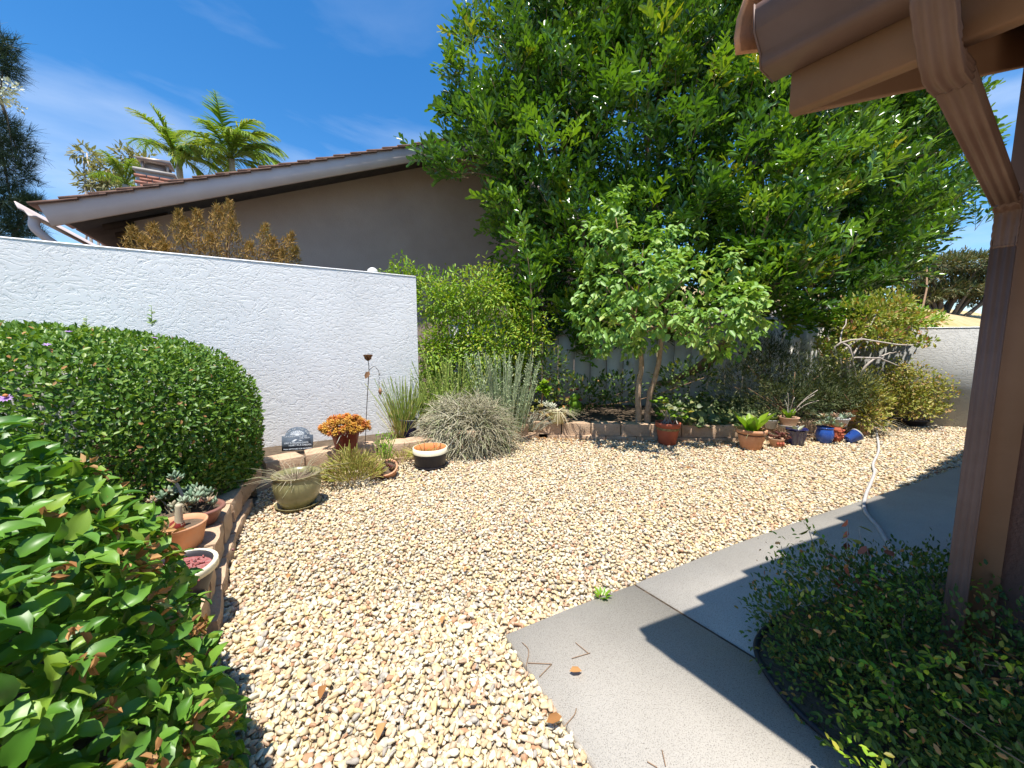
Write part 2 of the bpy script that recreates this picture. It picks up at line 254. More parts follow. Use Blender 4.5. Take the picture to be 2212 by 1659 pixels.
MAT = dict(
    soil=surf('soil', [(0.055,0.038,0.025),(0.16,0.115,0.075)], 14, 0.95, 0.8, 40, dist=0.02),
    earth=surf('earth', [(0.13,0.10,0.065),(0.26,0.21,0.14)], 3, 0.95, 0.5, 25, dist=0.03),
    drygrass=surf('dry_grass', [(0.33,0.22,0.08),(0.50,0.37,0.20),(0.30,0.28,0.07)], 0.5, 0.95, 0.6, 8, dist=0.05),
    gravelbed=surf('gravel_bed', [(0.34,0.27,0.18),(0.52,0.43,0.31)], 60, 0.95, 0.8, 70, dist=0.02),
    stone=stones('pebbles'), concrete=concrete('concrete'),
    white=stucco('white_stucco', [(0.80,0.785,0.765),(0.86,0.845,0.825)]), greywall=stucco('grey_stucco', [(0.36,0.355,0.335),(0.42,0.41,0.385)], 0.6),
    tan=surf('tan_stucco', [(0.37,0.275,0.225),(0.44,0.335,0.275)], 1.2, 0.92, 0.5, 45, dist=0.01),
    beige=surf('beige_paint', [(0.55,0.455,0.43),(0.61,0.515,0.485)], 3, 0.6, 0.12, 30, dist=0.003),
    brownpaint=surf('brown_paint', [(0.225,0.115,0.062),(0.285,0.152,0.088)], 2.5, 0.55, 0.2, 60, dist=0.002),
    brownmetal=surf('brown_metal', [(0.16,0.092,0.068),(0.20,0.12,0.094)], 6, 0.5, 0.1, 90, dist=0.001, spec=0.25),
    brownwall=surf('brown_wall', [(0.26,0.142,0.105),(0.32,0.182,0.137)], 2, 0.85, 0.5, 90, dist=0.004),
    darkwood=surf('dark_wood', [(0.05,0.036,0.026),(0.085,0.062,0.045)], 5, 0.8, 0.3, 30),
    brown_tile=surf('brown_roof_tile', [(0.10,0.055,0.040),(0.20,0.115,0.085)], 6, 0.85, 0.4, 40),  # dark brown is the tile's own colour
    terratile=surf('terracotta_tile', [(0.42,0.18,0.09),(0.58,0.29,0.17),(0.36,0.20,0.13)], 9, 0.85, 0.5, 50),
    fence=surf('fence_paint', [(0.66,0.63,0.57),(0.76,0.74,0.68)], 3, 0.55, 0.15, 40, dist=0.003),
    greywood=surf('grey_wood', [(0.24,0.21,0.18),(0.38,0.34,0.30)], 6, 0.85, 0.4, 30),
    block=surf('tan_block', [(0.34,0.225,0.145),(0.52,0.365,0.24),(0.44,0.285,0.195)], 7, 0.92, 0.9, 70, dist=0.008),
    brick=surf('brick', [(0.30,0.12,0.08),(0.42,0.20,0.14)], 10, 0.9, 0.4, 50), mortar=surf('mortar', [(0.35,0.32,0.28),(0.45,0.42,0.38)], 10, 0.95, 0.3, 50),
    tin=surf('tin', [(0.30,0.24,0.20),(0.42,0.35,0.30)], 8, 0.5, 0.2, 40, metallic=0.5),
    terracotta=surf('terracotta', [(0.50,0.22,0.11),(0.62,0.31,0.17),(0.55,0.33,0.22)], 6, 0.85, 0.25, 80, dist=0.002),
    paleterra=surf('pale_terracotta', [(0.52,0.30,0.19),(0.62,0.40,0.27)], 7, 0.88, 0.3, 80, dist=0.002),
    redclay=surf('red_clay', [(0.36,0.085,0.045),(0.46,0.13,0.07)], 6, 0.65, 0.2, 80, dist=0.002),
    band=surf('pot_band', [(0.12,0.07,0.035),(0.42,0.34,0.14)], 40, 0.7, 0.3, 60), band2=surf('dark_band', [(0.10,0.05,0.035),(0.22,0.11,0.07)], 50, 0.7, 0.3, 60),
    green=surf('green_glaze', [(0.215,0.195,0.085),(0.27,0.25,0.12)], 5, 0.3, 0.05, 40, coat=0.5), olive=surf('olive_rim', [(0.17,0.14,0.06),(0.25,0.21,0.10)], 9, 0.45, 0.1, 40, coat=0.2),
    maroon=surf('maroon_plastic', [(0.17,0.022,0.018),(0.21,0.030,0.022)], 4, 0.35, 0.05, 60), 
    black=surf('black_plastic', [(0.022,0.020,0.026),(0.04,0.036,0.042)], 8, 0.45, 0.1, 60), cream=surf('cream_glaze', [(0.70,0.62,0.44),(0.76,0.70,0.52)], 8, 0.4, 0.1, 60),
    orange=surf('orange_clay', [(0.60,0.20,0.06),(0.66,0.25,0.09)], 6, 0.7, 0.15, 60),
    navy=surf('navy_glaze', [(0.012,0.014,0.075),(0.025,0.028,0.13)], 6, 0.22, 0.05, 60, coat=0.6), blue=surf('blue_glaze', [(0.02,0.07,0.32),(0.04,0.11,0.42)], 6, 0.25, 0.05, 60, coat=0.5),
    bowl=surf('brown_bowl', [(0.20,0.085,0.065),(0.27,0.13,0.10)], 7, 0.5, 0.15, 60, coat=0.2), greypot=surf('grey_ceramic', [(0.42,0.42,0.40),(0.56,0.55,0.52)], 7, 0.5, 0.15, 60),
    yellowpot=surf('straw_glaze', [(0.46,0.42,0.22),(0.56,0.52,0.30)], 7, 0.45, 0.15, 60),
    hose=surf('grey_hose', [(0.40,0.38,0.36),(0.50,0.48,0.46)], 20, 0.6, 0.1, 60), tubing=surf('black_tubing', [(0.02,0.02,0.024),(0.035,0.035,0.04)], 20, 0.5, 0.1, 60),
    rust=surf('rusty_metal', [(0.20,0.10,0.05),(0.38,0.20,0.10)], 30, 0.6, 0.3, 120, metallic=0.3), darkmetal=surf('dark_metal', [(0.10,0.08,0.07),(0.17,0.14,0.12)], 30, 0.5, 0.2, 90, metallic=0.4),
    slate=surf('slate', [(0.06,0.08,0.11),(0.11,0.14,0.18)], 12, 0.7, 0.3, 60), letter=surf('white_lettering', [(0.66,0.72,0.78),(0.74,0.80,0.86)], 20, 0.7, 0.1, 60),
    pearl=surf('white_globe', [(0.72,0.70,0.66),(0.78,0.76,0.72)], 10, 0.5, 0.0), redgravel=surf('red_pebble', [(0.22,0.035,0.03),(0.36,0.12,0.11),(0.28,0.22,0.22)], 80, 0.8, 0.9, 120, dist=0.01),
    bark=surf('pale_bark', [(0.30,0.20,0.125),(0.48,0.36,0.25)], 18, 0.9, 0.6, 40, dist=0.01), darkbark=surf('dark_bark', [(0.09,0.065,0.045),(0.18,0.14,0.10)], 16, 0.92, 0.7, 40, dist=0.01),
    twig=surf('twig', [(0.22,0.13,0.075),(0.34,0.22,0.13)], 20, 0.9, 0.3, 60), palebranch=surf('grey_branch', [(0.36,0.30,0.25),(0.52,0.46,0.40)], 15, 0.9, 0.4, 60),
    L_carrot=leafm('glossy_tree_leaf', [(0.03,0.08,0.013),(0.06,0.145,0.017),(0.12,0.25,0.022),(0.22,0.37,0.028),(0.42,0.39,0.025)], 0.26, 0.27, 0.6, pos=[0,0.3,0.62,0.9,1.0]),
    L_small=leafm('soft_tree_leaf', [(0.13,0.27,0.045),(0.20,0.36,0.07),(0.29,0.44,0.11),(0.42,0.48,0.13)], 0.45, 0.30, 0.4),
    L_feather=leafm('feathery_leaf', [(0.12,0.25,0.016),(0.20,0.35,0.02),(0.29,0.42,0.03),(0.42,0.38,0.05)], 0.5, 0.26),
    L_hedge=leafm('hedge_leaf', [(0.055,0.13,0.02),(0.10,0.205,0.026),(0.16,0.28,0.034),(0.29,0.35,0.05)], 0.42, 0.28, 0.45),
    L_near=leafm('hedge_large_leaf', [(0.06,0.165,0.018),(0.10,0.235,0.026),(0.15,0.31,0.038),(0.25,0.37,0.045)], 0.40, 0.30, 0.45),
    L_dry=leafm('dry_leaf', [(0.30,0.14,0.05),(0.46,0.24,0.09),(0.55,0.34,0.16)], 0.8, 0.25, 0.2, (1.1,0.9,0.6)),
    L_juniper=leafm('browning_juniper', [(0.15,0.12,0.03),(0.29,0.175,0.045),(0.40,0.23,0.065),(0.17,0.16,0.045)], 0.7, 0.15, 0.2),
    L_rose=leafm('fine_dark_leaf', [(0.026,0.042,0.014),(0.045,0.068,0.02),(0.08,0.105,0.034),(0.17,0.165,0.075)], 0.55, 0.2, 0.3),  # leaf colour darkened in place of tree shade on the planter shrubs
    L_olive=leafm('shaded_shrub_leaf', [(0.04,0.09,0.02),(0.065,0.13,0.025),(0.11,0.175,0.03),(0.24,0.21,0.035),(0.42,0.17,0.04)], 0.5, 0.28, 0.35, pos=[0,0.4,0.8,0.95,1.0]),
    L_pink=leafm('pink_tipped_leaf', [(0.19,0.27,0.04),(0.27,0.33,0.06),(0.38,0.36,0.08),(0.52,0.25,0.14),(0.56,0.20,0.15)], 0.5, 0.3, 0.35, pos=[0,0.4,0.75,0.9,1.0]),
    L_yellow=leafm('yellow_green_leaf', [(0.15,0.18,0.025),(0.26,0.28,0.045),(0.38,0.35,0.09),(0.46,0.27,0.12)], 0.5, 0.3, 0.35),
    L_ivy=leafm('ivy_leaf', [(0.07,0.115,0.04),(0.12,0.17,0.055),(0.21,0.245,0.095),(0.30,0.28,0.08)], 0.45, 0.22, 0.4),
    L_bright=leafm('bright_leaf', [(0.12,0.27,0.015),(0.19,0.35,0.02),(0.28,0.41,0.03)], 0.35, 0.35, 0.45),
    S_grey=leafm('grey_stems', [(0.26,0.25,0.15),(0.42,0.38,0.25),(0.54,0.48,0.35),(0.28,0.33,0.15)], 0.65, 0.0, 0.25),
    S_spike=leafm('spiky_stems', [(0.22,0.29,0.14),(0.32,0.38,0.20),(0.42,0.45,0.28)], 0.6, 0.0, 0.25),
    S_yellow=leafm('yellow_green_stems', [(0.30,0.31,0.05),(0.43,0.42,0.09),(0.52,0.46,0.17),(0.34,0.20,0.08)], 0.5, 0.0, 0.3),
    S_reed=leafm('green_reeds', [(0.18,0.28,0.04),(0.28,0.37,0.07),(0.38,0.40,0.10)], 0.5, 0.0, 0.3),
    S_straw=leafm('straw_stems', [(0.36,0.30,0.19),(0.50,0.43,0.30),(0.24,0.26,0.13)], 0.7, 0.0, 0.2),
    S_orange=leafm('orange_succulent', [(0.55,0.14,0.03),(0.64,0.26,0.05),(0.66,0.36,0.05),(0.50,0.28,0.05)], 0.5, 0.15, 0.3, (1.1,1.0,0.6)),
    S_jade=leafm('jade_succulent', [(0.14,0.22,0.13),(0.24,0.33,0.22),(0.34,0.38,0.26),(0.42,0.26,0.16)], 0.45, 0.12, 0.35),
    S_red=leafm('dark_red_succulent', [(0.10,0.025,0.025),(0.18,0.05,0.04),(0.14,0.09,0.04)], 0.5, 0.1, 0.3),
    S_white=leafm('pale_succulent', [(0.42,0.46,0.34),(0.52,0.54,0.42),(0.60,0.58,0.46)], 0.5, 0.12, 0.3),
    petal=leafm('lavender_petal', [(0.46,0.26,0.60),(0.58,0.36,0.70)], 0.6, 0.35, 0.2, (1.1,1.0,1.1)),
    pine=leafm('pine_needles', [(0.018,0.04,0.022),(0.03,0.06,0.03),(0.055,0.085,0.035)], 0.5, 0.1, 0.3),
    cypress=leafm('cypress_spray', [(0.05,0.075,0.028),(0.09,0.115,0.04),(0.15,0.145,0.06),(0.22,0.15,0.07)], 0.6, 0.15, 0.25),
    palm=leafm('palm_frond', [(0.10,0.20,0.03),(0.17,0.29,0.04),(0.26,0.34,0.06),(0.40,0.36,0.08)], 0.45, 0.35, 0.4),
    euc=leafm('grey_green_leaf', [(0.17,0.18,0.085),(0.26,0.25,0.13),(0.34,0.30,0.17)], 0.6, 0.3, 0.25),
)

# ---------------------------------------------------------------- leaf templates and foliage helpers
def leaf_t(w=0.5, fold=0.10, droop=0.0):
    T = np.array([[0,0,0],[.28,.46*w,fold*w*2],[.70,.42*w,fold*w*2],[1,0,-droop],[.70,-.42*w,fold*w*2],[.28,-.46*w,fold*w*2]])
    T[1:3,2] -= droop*np.array([.08,.5]); T[4:6,2] -= droop*np.array([.5,.08])
    return T, np.array([[0,5,4,3],[0,3,2,1]])
def strip_t(w=0.06, seg=2, bend=0.2):
    V, F = [], []
    for i in range(seg+1):
        u = i/seg; ww = w*(1-u*0.75); z = -bend*u*u
        V += [[u*(1-0.15*bend*u), ww/2, z], [u*(1-0.15*bend*u), -ww/2, z]]
    for i in range(seg): F.append([2*i, 2*i+1, 2*i+3, 2*i+2])
    return np.array(V), np.array(F)
def fat_t(w=0.35, th=0.22):                 # a plump succulent leaf
    V = [[0,0,0]]; n = 4
    for u, s in ((.35, .85), (.75, 1.0)):
        for a in (0, 90, 180, 270): V.append([u, math.cos(math.radians(a))*w/2*s, math.sin(math.radians(a))*th/2*s])
    V.append([1.02, 0, 0.04]); F4 = [[1+i, 1+(i+1)%4, 5+(i+1)%4, 5+i] for i in range(4)]; F3 = [[0, 1+(i+1)%4, 1+i] for i in range(4)] + [[5+i, 5+(i+1)%4, 9] for i in range(4)]
    return np.array(V), [np.array(F4), np.array(F3)]
def prism_t(w=0.05, bend=0.1):              # a thin three-sided stem
    V = []; 
    for u in (0, .5, 1):
        for k in range(3):
            a = k*2.094; V.append([u, math.cos(a)*w/2*(1-.5*u), math.sin(a)*w/2*(1-.5*u) - bend*u*u])
    F = [[3*i+k, 3*i+(k+1)%3, 3*i+3+(k+1)%3, 3*i+3+k] for i in range(2) for k in range(3)]
    return np.array(V), np.array(F)
def round_t(w=0.4, fold=0.06):
    T = np.array([[0,0,0],[.40,.36*w,fold],[.78,.5*w,fold*.8],[.97,.26*w,.01],[1.0,0,-.03],[.97,-.26*w,.01],[.78,-.5*w,fold*.8],[.40,-.36*w,fold]])
    return T, np.array([[0,7,6,5,4],[0,4,3,2,1]])
def pinnate_t(pairs=4, L=0.22, l=0.105, w=0.42, ang=48, up=0.35, rnd=None, jit=0.0):
    T, F = round_t(w) if rnd else leaf_t(w, 0.06, 0.05); V, Q = [], []; rg = np.random.default_rng(rnd or 1); nv = len(T)
    for i in range(pairs):
        u = L*(0.28 + 0.72*i/(pairs-1))
        for s in (-1, 1):
            a = math.radians(ang - 14*i/(pairs-1))*s; d = norm(np.array([math.cos(a), math.sin(a), up*0.55])); nn = norm(np.array([-0.3, -s*0.25, 1.0]))
            nn = norm(nn - d*(nn@d)); y = np.cross(nn, d); k = l*(0.8 + 0.25*math.sin(math.pi*(i+.6)/pairs))
            d = norm(d + rg.normal(size=3)*jit); nn = norm(nn + rg.normal(size=3)*jit*1.6); nn = norm(nn - d*(nn@d)); y = np.cross(nn, d); Q.append(F + nv*len(V)); V.append(np.array([u, 0, 0]) + k*(T[:,0:1]*d + T[:,1:2]*y + T[:,2:3]*nn))
    V = np.concatenate(V); Q = np.concatenate(Q)
    R = np.array([[0,.003,0],[0,-.003,0],[L,-.002,0.0],[L,.002,0.0]]); r_ = np.array([[len(V), len(V)+1, len(V)+2, len(V)+3]]); V = np.concatenate([V, R])
    return V, [Q, r_]
def cloud(n, c, r, lo=0.45, power=2.2, lump=0.18, seed=0, flat=None):
    """points through an uneven ellipsoid, denser to its skin, with outward directions"""
    d = rdir(n); sd = seed*7.31
    k = np.array([mnoise.noise(Vector((x*1.7+sd, y*1.7-sd, z*1.7+2*sd))) + 0.6*mnoise.noise(Vector((x*4+sd, y*4, z*4-sd))) for x, y, z in d])
    rad = (lo + (1-lo)*rng.random(n)**(1/power))*(1 + lump*2.2*k)
    P = np.array(c) + d*np.array(r)*rad[:,None]
    return P, norm(d/np.array(r))
def shrub(name, label, cat, mat, base, blobs, n, tmpl, size, group=None, up=0.35, jitter=0.8, lo=0.45, lump=0.2, stems=5, bark='twig', stem_r=0.012, zmin=None, part='foliage', seed=1, power=2.2):
    t = thing(name, base, label, cat, group); m = M(); vol = np.array([b[1][0]*b[1][1]+b[1][0]*b[1][2]+b[1][1]*b[1][2] for b in blobs]); vol = vol/vol.sum()
    for i, (c, r) in enumerate(blobs):
        k = max(6, int(n*vol[i])); P, N = cloud(k, c, r, lo, power, lump, seed+i)
        if zmin is not None: q = P[:,2] > zmin; P, N = P[q], N[q]
        k = len(P); D = norm(N + jitter*rdir(k) + np.array([0, 0, up])); NN = norm(N*0.6 + np.array([0, 0, 0.9]) + 0.5*rdir(k))
        m.scatter(tmpl[0], tmpl[1], P, D, NN, size*rng.uniform(0.65, 1.25, k), np.clip(rng.random(k)*0.85 + 0.15*rng.random(), 0, 1))
    m.build(part, MAT[mat], t, kind='stuff')
    if stems:
        s = M(); 
        for i in range(stems):
            c, r = blobs[i % len(blobs)]; e = np.array(c) + rdir(1)[0]*np.array(r)*0.7; e[2] = max(e[2], c[2])
            b = np.array(base) + np.array([rng.normal()*.04, rng.normal()*.04, 0]); mid = (b*0.5+e*0.5) + rng.normal(size=3)*0.06*np.linalg.norm(e-b)
            s.tube(smooth_path([b, mid, e], 7), np.linspace(stem_r, stem_r*0.35, 7), 5)
        s.build('stems', MAT[bark], t, True)
    return t
LEAF, LEAFW, LEAFN = leaf_t(0.5), leaf_t(0.72, 0.06), leaf_t(0.3)
BLADE, NEEDLE, STEM, FAT = strip_t(0.05, 3, 0.35), strip_t(0.035, 1, 0.0), prism_t(), fat_t()

# ================================================================ THE SETTING
def sheet(name, poly, z, mat, kind='structure', parent=None):
    P = np.array([[p[0], p[1], z] for p in poly]); m = M(); m.add(P, [list(range(len(P)))])
    o = m.build(name, MAT[mat], parent); o['kind'] = kind
    return o
def slab(m, poly, z0, z1):
    n = len(poly); a = sum(poly[i][0]*poly[(i+1)%n][1] - poly[(i+1)%n][0]*poly[i][1] for i in range(n))
    if a < 0: poly = poly[::-1]
    V = [[p[0], p[1], z0] for p in poly] + [[p[0], p[1], z1] for p in poly]
    m.add(V, [list(range(n))[::-1], list(range(n, 2*n))] + [[i, (i+1)%n, n+(i+1)%n, n+i] for i in range(n)])
    return m
sheet('ground', [(-900,-900),(900,-900),(900,1500),(-900,1500)], -0.035, 'earth')
# dry slope beyond the far wall
m = M(); xs = np.linspace(0, 70, 36); ys = np.linspace(0, 45, 24); X, Y = np.meshgrid(xs, ys)
Z = np.array([[3.1*(1-math.exp(-y/2.5)) + 0.13*y + 0.35*mnoise.noise(Vector((x*.15, y*.15, 3))) for x in xs] for y in ys])
Z *= np.clip(X/6, 0, 1); wx, wy = 0.88, 0.47
V = np.stack([9.5 + X*wx - Y*wy*0.6, 9.0 + X*wy + Y*wx, Z - 0.05], -1).reshape(-1, 3)
i = np.arange(36*23).reshape(23, 36)[:, :35].ravel(); m.add(V, np.stack([i, i+1, i+37, i+36], 1))
struct(m.build('hillside', MAT['drygrass'], smooth=True))

ARC = [G(x, y)[:2] for x, y in [(466,1420),(478,1360),(492,1240),(518,1155),(556,1080)]]
ARC2 = [G(x, y)[:2] for x, y in [(556,1080),(566,1054),(606,1043),(700,1022),(790,1007),(880,999),(1000,978),(1100,957),(1165,946)]]
BACK = [G(x, y)[:2] for x, y in [(1150,947),(1236,949),(1372,953),(1554,956),(1700,951),(1790,943),(1850,934),(1895,922)]]
PB = [G(x, y)[:2] for x, y in [(1093,1380),(1230,1323),(1369,1268),(1584,1183),(1753,1122),(1976,1049),(2070,1013)]]
PB.append(PB[-1] + (PB[-1]-PB[-2])*1.3)
PL0 = G(1093,1380)[:2]; PL1 = G(1283,1658)[:2]; PLE = PL1 + (PL1-PL0)*3.2
RW0 = np.array([7.35, 5.52]); RW1 = np.array([5.50, 6.45])          # the far wall's foot
GPOLY = [PL0, *PB[1:], (7.6, 5.2), RW0 + [0.1,0.1], RW1, (5.2,5.6), *BACK[::-1], *ARC2[::-1], *ARC[::-1], (-1.2,0.3), (-0.9,-0.7), (0.9,-0.7), PLE, PL1]
sheet('gravel_bed', GPOLY, -0.012, 'gravelbed')
# planter soil behind the blocks, up to the fence and the neighbour's wall
SOIL = [p + np.array(o) for p, o in zip(ARC, [(-.12,.02)]*4 + [(-.10,.05)])] + [p + np.array([-.06,.12]) for p in ARC2[1:]] + [p + np.array([0,.14]) for p in BACK[1:]] + [np.array(p) for p in [(5.3,6.5),(5.3,9.0),(-2.5,9.0),(-6.5,4.5),(-6.5,0.0),(-1.35,-0.4)]]
sheet('planter_soil', SOIL, 0.16, 'soil')

# concrete path, two slabs with a joint
J0, J1 = G(1371,1269)[:2], G(1641,1436)[:2]; jd = norm(J1-J0); jn = np.array([-jd[1], jd[0]])
J2 = J1 + jd*0.12
path = thing('path', (0.6, 1.6, 0), '', 'path'); del path['label'], path['category']; path['kind'] = 'structure'
TUBE = smooth_path([(1.30,1.66,.03),(1.10,1.53,.03),(1.01,1.42,.03),(.985,1.27,.03),(1.01,1.12,.03),(1.12,.90,.03),(1.28,.62,.03),(1.50,.25,.03),(1.9,-.4,.03),(2.25,-.95,.03)], 60)
g0 = 0.012
J3 = J1 + jd*0.9
m = slab(M(), [PL0, PB[1], J0 - jn*g0, J3 - jn*g0, np.array((2.6,-1.0)), PLE + np.array([0.3,-0.2]), PLE, PL1], -0.05, 0.020)
m.build('slab', MAT['concrete'], path)
m = slab(M(), [J0 + jn*g0, *PB[3:], np.array((6.9,3.5)), np.array((3.4,1.8)), np.array((2.2,1.6)), J3 + jn*g0], -0.05, 0.020)
m.build('slab', MAT['concrete'], path)
m = slab(M(), [J0 - jn*(g0-.001), J0 + jn*(g0-.001), J3 + jn*(g0-.001), J3 - jn*(g0-.001)], -0.05, 0.011); m.build('joint_filler', MAT['soil'], path)
sheet('garden_bed', [*TUBE[:,:2], (4.0,-1.0), (3.8,2.0), (2.15,1.95)], 0.0245, 'soil')

# gravel: real pebbles, rounder and finer meshed near the camera
def rock(sub, k):
    bm = bmesh.new(); bmesh.ops.create_icosphere(bm, subdivisions=sub, radius=1.0); r = random.Random(k)
    pl = [(Vector((r.gauss(0,1), r.gauss(0,1), r.gauss(0,1))).normalized(), r.uniform(0.42, 0.80)) for _ in range(9)]
    for v in bm.verts:
        p = v.co.copy()
        for n, d in pl:
            e = p.dot(n) - d
            if e > 0: p -= n*e*0.95
        v.co = p*(1 + 0.06*mnoise.noise(p*3 + Vector((k,k,k))))
    bm.verts.index_update(); V = np.array([v.co[:] for v in bm.verts]); F = np.array([[v.index for v in f.verts] for f in bm.faces]); bm.free()
    return V*np.array([1.25, 0.90, 0.62]), F
def lay(m, poly, ymin, ymax, step, sub, smin, smax, zj, frac=1.0):
    x0, x1 = min(p[0] for p in poly), max(p[0] for p in poly); gx = np.arange(x0, x1, step); gy = np.arange(ymin, ymax, step)
    P = np.stack(np.meshgrid(gx, gy), -1).reshape(-1, 2) + rng.uniform(-.55, .55, (len(gx)*len(gy), 2))*step
    P = P[inside(P, poly)]; a = np.abs(P[:,0])/np.maximum(P[:,1], .3); P = P[(a < 1.75) | (rng.random(len(P)) < .25)]
    if frac < 1: P = P[rng.random(len(P)) < frac]
    kinds = [rock(sub, i) for i in range(8)]; w = rng.integers(0, 8, len(P))
    for k in range(8):
        Q = P[w == k]; n = len(Q); s = np.clip(rng.lognormal(math.log((smin+smax)/2), 0.32, n), smin, smax)
        D = rng.normal(size=(n, 3)); D[:,2] *= 0.28; N = rng.normal(size=(n, 3))*0.30; N[:,2] = 1
        z = s*0.30 + rng.uniform(zj[0], zj[1], n)
        m.scatter(kinds[k][0], kinds[k][1], np.concatenate([Q, z[:,None]], 1), D, N, s, rng.random(n))
g = M()
lay(g, GPOLY, -0.7, 0.85, 0.0240, 1, 0.009, 0.019, (-0.010, 0.004))
lay(g, GPOLY, 0.85, 1.75, 0.0175, 2, 0.0065, 0.017, (-0.012, 0.000))
lay(g, GPOLY, 0.85, 1.75, 0.0235, 2, 0.0065, 0.019, (0.001, 0.009), 0.8)
lay(g, GPOLY, 1.75, 3.4, 0.0195, 1, 0.008, 0.018, (-0.012, 0.002))
lay(g, GPOLY, 1.75, 3.4, 0.0270, 1, 0.008, 0.019, (0.001, 0.010), 0.75)
lay(g, GPOLY, 3.4, 7.0, 0.0250, 1, 0.010, 0.020, (-0.012, 0.004))
lay(g, GPOLY, 3.4, 7.0, 0.0360, 1, 0.010, 0.021, (0.002, 0.012), 0.75)
o = g.build('gravel', MAT['stone'], smooth=True, kind='stuff')
tag(o, 'cream and tan river gravel covering the yard', 'gravel', kind='stuff')

# ---------------------------------------------------------------- white courtyard wall
WD = np.array([.852, .524]); NB = np.array([-.524, .852]); WA = np.array([-2.78, 4.03])
def PLN(px, py, off):                        # a sight line meets the upright plane 'off' metres behind the white wall
    r = ray(px, py); A = np.r_[WA + NB*off, 0]; n = np.array([NB[0], NB[1], 0]); t = n @ (A - [0,0,CAM_H]) / (n @ r)
    return np.array([0,0,CAM_H]) + r*t
def HPt(t, z, off=0.0): p = WA + WD*t + NB*off; return np.array([p[0], p[1], z])
tE = float((PLN(901,700,0)[:2]-WA) @ WD)
wall = thing('garden_wall', HPt(0, 0), 'tall white textured stucco wall behind the rounded hedge', 'wall')
def rough_box(t0, t1, z0, z1, o0, o1, step=0.12, amp=0.004):
    m = M(); ts = np.linspace(t0, t1, int((t1-t0)/step)+2); zs = np.linspace(z0, z1, int((z1-z0)/step)+2)
    def face(fn, U, Vv):
        A = np.array([[fn(u, v) for u in U] for v in Vv]); h, k = A.shape[:2]; i = np.arange(h*k).reshape(h, k)[:-1,:-1].ravel()
        m.add(A.reshape(-1,3), np.stack([i, i+1, i+k+1, i+k], 1))
    e = lambda t, z, s: amp*mnoise.noise(Vector((t*1.3, z*1.3, s)))
    face(lambda t, z: HPt(t, z, o0 + e(t, z, 0)), ts, zs); face(lambda t, z: HPt(t1+t0-t, z, o1), ts, zs)
    face(lambda o, z: HPt(t1, z, o + (e(t1, z, 0) if o == o0 else 0)), [o0, o1], zs); face(lambda o, z: HPt(t0, z, o), [o1, o0], zs)
    face(lambda t, o: HPt(t, z1, o + (e(t, z1, 0) if o == o0 else 0)), ts, [o0, o1])
    return m
rough_box(-4.6, tE, 0.0, 2.16, 0.0, 0.16).build('wall_panel', MAT['white'], wall)
m = M(); m.hexa([HPt(-4.6,2.16,-.004), HPt(tE+.004,2.16,-.004), HPt(tE+.004,2.16,.164), HPt(-4.6,2.16,.164), HPt(-4.6,2.175,.006), HPt(tE-.006,2.175,.006), HPt(tE-.006,2.175,.154), HPt(-4.6,2.175,.154)])
m.build('wall_cap', MAT['white'], wall)

# far right wall
rd = norm(RW1-RW0); rn = np.array([-rd[1], rd[0]]); 
if rn[1] < 0: rn = -rn
RWE = RW0 - rd*3.0
fw = thing('garden_wall', (*RW0, 0), 'low grey stucco wall behind the potted round shrub', 'wall')
m = M(); m.hexa([(*RWE,0), (*RW1,0), (*(RW1+rn*.15),0), (*(RWE+rn*.15),0), (*RWE,1.54), (*RW1,1.54), (*(RW1+rn*.15),1.54), (*(RWE+rn*.15),1.54)][::1])
m.build('wall_panel', MAT['greywall'], fw)
m = M(); q = -rn*.004; m.hexa([(*(RWE+q),1.541), (*(RW1+q),1.541), (*(RW1+rn*.154),1.541), (*(RWE+rn*.154),1.541), (*(RWE+rn*.004),1.558), (*(RW1+rn*.004),1.558), (*(RW1+rn*.146),1.558), (*(RWE+rn*.146),1.558)])
m.build('wall_cap', MAT['white'], fw)  # sunlit top edge: the light is put into the cap's whiter stucco

# ---------------------------------------------------------------- neighbour's house behind the white wall
HO = 3.0
f0 = PLN(111,488,HO); f1 = PLN(80,443,HO); fe = PLN(936,341,HO)
tof = lambda p: float((p[:2]-WA) @ WD)
t0, t0t, z0, z0t = tof(f0), tof(f1), f0[2], f1[2]; SL = (fe[2]-z0)/(tof(fe)-t0); FH = 0.285; TR = tof(PLN(1042,300,HO))
zb = lambda t: z0 + SL*(t-t0)
house = thing('house', HPt(t0, 0, HO+3), 'tan stucco neighbouring house with low brown tiled gable roof', 'house')
zr = zb(TR); TEND = 2*TR - t0
def hex_t(m, a, b, za, zb_, h, o0, o1, la=0.0):
    m.hexa([HPt(a,za,o0), HPt(b,zb_,o0), HPt(b,zb_,o1), HPt(a,za,o1), HPt(a-la,za+h,o0), HPt(b,zb_+h,o0), HPt(b,zb_+h,o1), HPt(a-la,za+h,o1)]); return m
hex_t(M(), t0, TR, z0, zr, FH, HO, HO+.045, t0-t0t).build('fascia', MAT['beige'], house)
hex_t(M(), TR+.002, TEND, zr, z0, FH, HO, HO+.045).build('fascia', MAT['beige'], house)
tw0 = tof(PLN(284,440,HO+.75)); ow = HO+.75
m = M(); m.add([HPt(tw0,0,ow), HPt(TEND-1.0,0,ow), HPt(TEND-1.0,zb(2*TR-TEND+1.0)+.1,ow), HPt(TR,zr+.1,ow), HPt(tw0,zb(tw0)+.1,ow)], [[0,1,2,3,4]])
m.add([HPt(tw0,0,ow), HPt(tw0,0,ow+7), HPt(tw0,zb(tw0)+.1,ow+7), HPt(tw0,zb(tw0)+.1,ow)], [[0,3,2,1]])
m.build('gable_wall', MAT['tan'], house)
